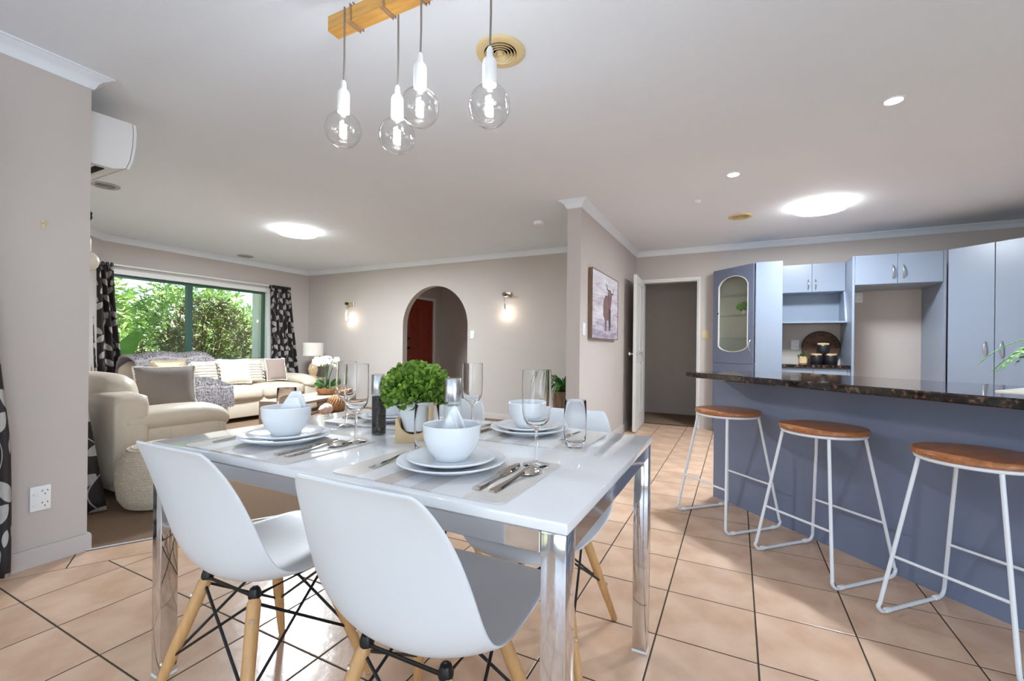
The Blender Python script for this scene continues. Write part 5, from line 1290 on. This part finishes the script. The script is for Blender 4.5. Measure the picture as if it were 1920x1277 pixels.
# ---- picture of a long-horned cow on the picture wall
pc = thing('canvas_picture', 'framed canvas picture of a brown long-horned cow', 'picture', (XC1 + 0.001, 4.655, 1.485), R(90))   # faces local -y (world +x)
Wp, Hp = 1.03, 0.68
MB().box(-Wp / 2 + 0.006, Wp / 2 - 0.006, -0.037, -0.002, -Hp / 2 + 0.006, Hp / 2 - 0.006).build('canvas', 'canvas', pc)
mb = MB(); mb.box(-Wp / 2, -Wp / 2 + 0.006, -0.042, -0.001, -Hp / 2, Hp / 2); mb.box(Wp / 2 - 0.006, Wp / 2, -0.042, -0.001, -Hp / 2, Hp / 2); mb.box(-Wp / 2 + 0.006, Wp / 2 - 0.006, -0.042, -0.001, -Hp / 2, -Hp / 2 + 0.006); mb.box(-Wp / 2 + 0.006, Wp / 2 - 0.006, -0.042, -0.001, Hp / 2 - 0.006, Hp / 2)
mb.build('frame', 'walnut', pc)
def flat(pts, nm, mat, y):
    n = len(pts); MB().add([(x, y, z) for x, z in pts] + [(x, y + 0.0012, z) for x, z in pts], [tuple(range(n)), tuple(range(2 * n - 1, n - 1, -1))] + [(i, (i + 1) % n, n + (i + 1) % n, n + i) for i in range(n)]).build(nm, mat, pc)
k_ = Wp / 0.66
def cow(pts): return [(x * k_ * 0.62 + 0.07, z) for x, z in pts]
flat(cow([(-0.17, 0.06), (-0.10, 0.12), (0.02, 0.13), (0.10, 0.06), (0.13, -0.04), (0.12, -0.14), (0.10, -0.23), (0.06, -0.24), (0.04, -0.14), (-0.04, -0.14), (-0.05, -0.25), (-0.10, -0.26), (-0.12, -0.14), (-0.18, -0.10), (-0.19, 0.0)]), 'cow_body', 'cowbrown', -0.0385)
flat(cow([(0.0, 0.14), (0.03, 0.19), (0.09, 0.20), (0.14, 0.18), (0.17, 0.13), (0.14, 0.05), (0.11, 0.0), (0.06, 0.0), (0.03, 0.05)]), 'cow_head', 'cowbrown', -0.0400)
flat(cow([(0.03, -0.01), (0.12, -0.02), (0.12, -0.20), (0.09, -0.25), (0.05, -0.24)]), 'cow_foreleg', 'cowdark', -0.0398)
for pts in ([(0.03, 0.165), (-0.04, 0.19), (-0.08, 0.25), (-0.07, 0.25), (-0.03, 0.205), (0.03, 0.185)], [(0.14, 0.165), (0.21, 0.17), (0.25, 0.23), (0.26, 0.225), (0.22, 0.155), (0.15, 0.145)]): flat(cow(pts), 'cow_horn', 'cowdark', -0.0402)
# ================================================================== OUTSIDE THE LIVING-ROOM WINDOW
struct(MB().box(-40, XW - 0.16, -20, 30, -0.30, -0.12).build('ground', 'lawn'), 'lawn outside the living room window')
def shrub(name, label, loc, rx, ry, h_, n, ls, mat, seed, narrow=0.16, stems=7, cat='shrub'):
    t = thing(name, label, cat, loc, 0, 'shrubs outside the window'); rnd = random.Random(seed)
    st = MB(); tips = []
    for i in range(stems):
        a = rnd.uniform(0, 2 * math.pi); p = Vector((rnd.uniform(-.15, .15), rnd.uniform(-.15, .15), 0)); pts = [p.copy()]
        tgt = Vector((rx * 0.75 * math.cos(a) * rnd.random(), ry * 0.85 * math.sin(a) * rnd.uniform(.3, 1), h_ * rnd.uniform(0.55, 0.95)))
        for q in range(1, 6): pts.append(p.lerp(tgt, q / 5) + Vector((rnd.uniform(-.06, .06), rnd.uniform(-.06, .06), 0)))
        st.tube(pts, [0.035, 0.030, 0.025, 0.02, 0.015, 0.008], 6); tips += pts[1:]
    st.build('stems', 'bark', t, smooth=60)
    mb = MB(); left = n
    while left > 0:
        # leaf whorls gathered in sprigs
        th = rnd.uniform(0, 2 * math.pi); ph = math.acos(rnd.uniform(-0.85, 1)); rr = rnd.uniform(0.35, 1) ** 0.5
        c = Vector((rx * rr * math.sin(ph) * math.cos(th), ry * rr * math.sin(ph) * math.sin(th), h_ * 0.52 + h_ * 0.5 * rr * math.cos(ph)))
        ax = (Vector((math.cos(th), math.sin(th), 0.9)) + Vector((rnd.uniform(-.7, .7), rnd.uniform(-.7, .7), rnd.uniform(-.4, .6)))).normalized()
        for _ in range(rnd.randint(7, 12)):
            d = (ax + Vector((rnd.uniform(-1, 1), rnd.uniform(-1, 1), rnd.uniform(-1, 1)))).normalized(); s = d.orthogonal().normalized(); s = (Matrix.Rotation(rnd.uniform(0, 6.3), 3, d) @ s)
            L_ = ls * rnd.uniform(0.6, 1.2); w2 = L_ * narrow / 2 * rnd.uniform(.8, 1.2); p = c + ax * rnd.uniform(-.06, .06); g = Vector((0, 0, -0.12 * L_))
            mb.add([p, p + d * L_ * 0.45 + s * w2, p + d * L_ + g, p + d * L_ * 0.45 - s * w2], [(0, 1, 2), (0, 2, 3)]); left -= 1
    tag(mb.build('foliage', mat, t, recalc=False), kind='stuff')
    return t
shrub('oleander_shrub', 'tall pale green oleander shrub outside the left window pane', (-10.0, 2.95, -0.12), 0.85, 1.1, 2.95, 8500, 0.20, 'bush1', 41)
shrub('oleander_shrub', 'pale green oleander shrub behind the mullion outside the window', (-10.9, 5.75, -0.12), 0.85, 1.2, 2.70, 8000, 0.20, 'bush1', 42)
shrub('dense_shrub', 'olive green dense shrub outside the right window pane', (-8.95, 4.98, -0.12), 0.55, 0.80, 2.0, 8000, 0.12, 'bush2', 43, narrow=0.22)
shrub('dense_shrub', 'olive green low shrub below the oleanders outside the window', (-8.55, 3.25, -0.12), 0.38, 0.75, 1.15, 5000, 0.12, 'bush2', 44, narrow=0.22)
shrub('hedge_shrub', 'far green hedge shrub at the back left of the garden', (-13.8, 4.0, -0.12), 1.3, 2.2, 3.1, 7000, 0.30, 'bush1', 45, narrow=0.25)
shrub('hedge_shrub', 'far green hedge shrub at the back right of the garden', (-14.5, 9.3, -0.12), 1.3, 2.2, 2.3, 6000, 0.30, 'bush1', 46, narrow=0.25)
bl = thing('broadleaf_plant', 'broad upright banana-like leaf plant at the lower left of the window', 'plant', (-7.62, 2.93, -0.12))
MB().tube([(0, 0, 0), (0, 0.02, 0.6), (0.0, 0.05, 0.85)], [0.03, 0.022, 0.012], 8).build('stalk', 'bigleaf', bl, smooth=60)
def bleaf(az, L_, lean, w0):
    n = 12; mb = MB(); d = Vector((math.cos(az) * lean, math.sin(az) * lean, 1)).normalized(); sd_ = Vector((0.35, 0.94, 0)).cross(d).normalized() if False else d.cross(Vector((1, -0.3, 0))).normalized(); vs = []
    for i in range(n + 1):
        t = i / n; p = Vector((0, 0.05, 0.80)) + d * L_ * t + Vector((0.10 * t * t, 0, 0)); w = w0 * math.sin(math.pi * (0.04 + 0.95 * t)) ** 0.7 + 0.002
        vs += [p - sd_ * w, p + Vector((-0.015, 0, 0)), p + sd_ * w]
    mb.add(vs, [f for i in range(n) for f in ((3 * i, 3 * i + 1, 3 * i + 4, 3 * i + 3), (3 * i + 1, 3 * i + 2, 3 * i + 5, 3 * i + 4))]); return mb.build('leaf', 'bigleaf', bl, smooth=180, recalc=False, solid=0.003)
bleaf(R(80), 0.62, 0.45, 0.10); bleaf(R(-60), 0.45, 0.35, 0.08); bleaf(R(180), 0.5, 0.6, 0.09)
o = MB().rbox(-0.11, 0.11, -0.11, 0.11, 0.0, 2.62, 0.01, 1).build('veranda_post', 'render'); o.location = (-7.75, 5.20, -0.12); tag(o, 'white veranda post outside the right end of the window', 'post')
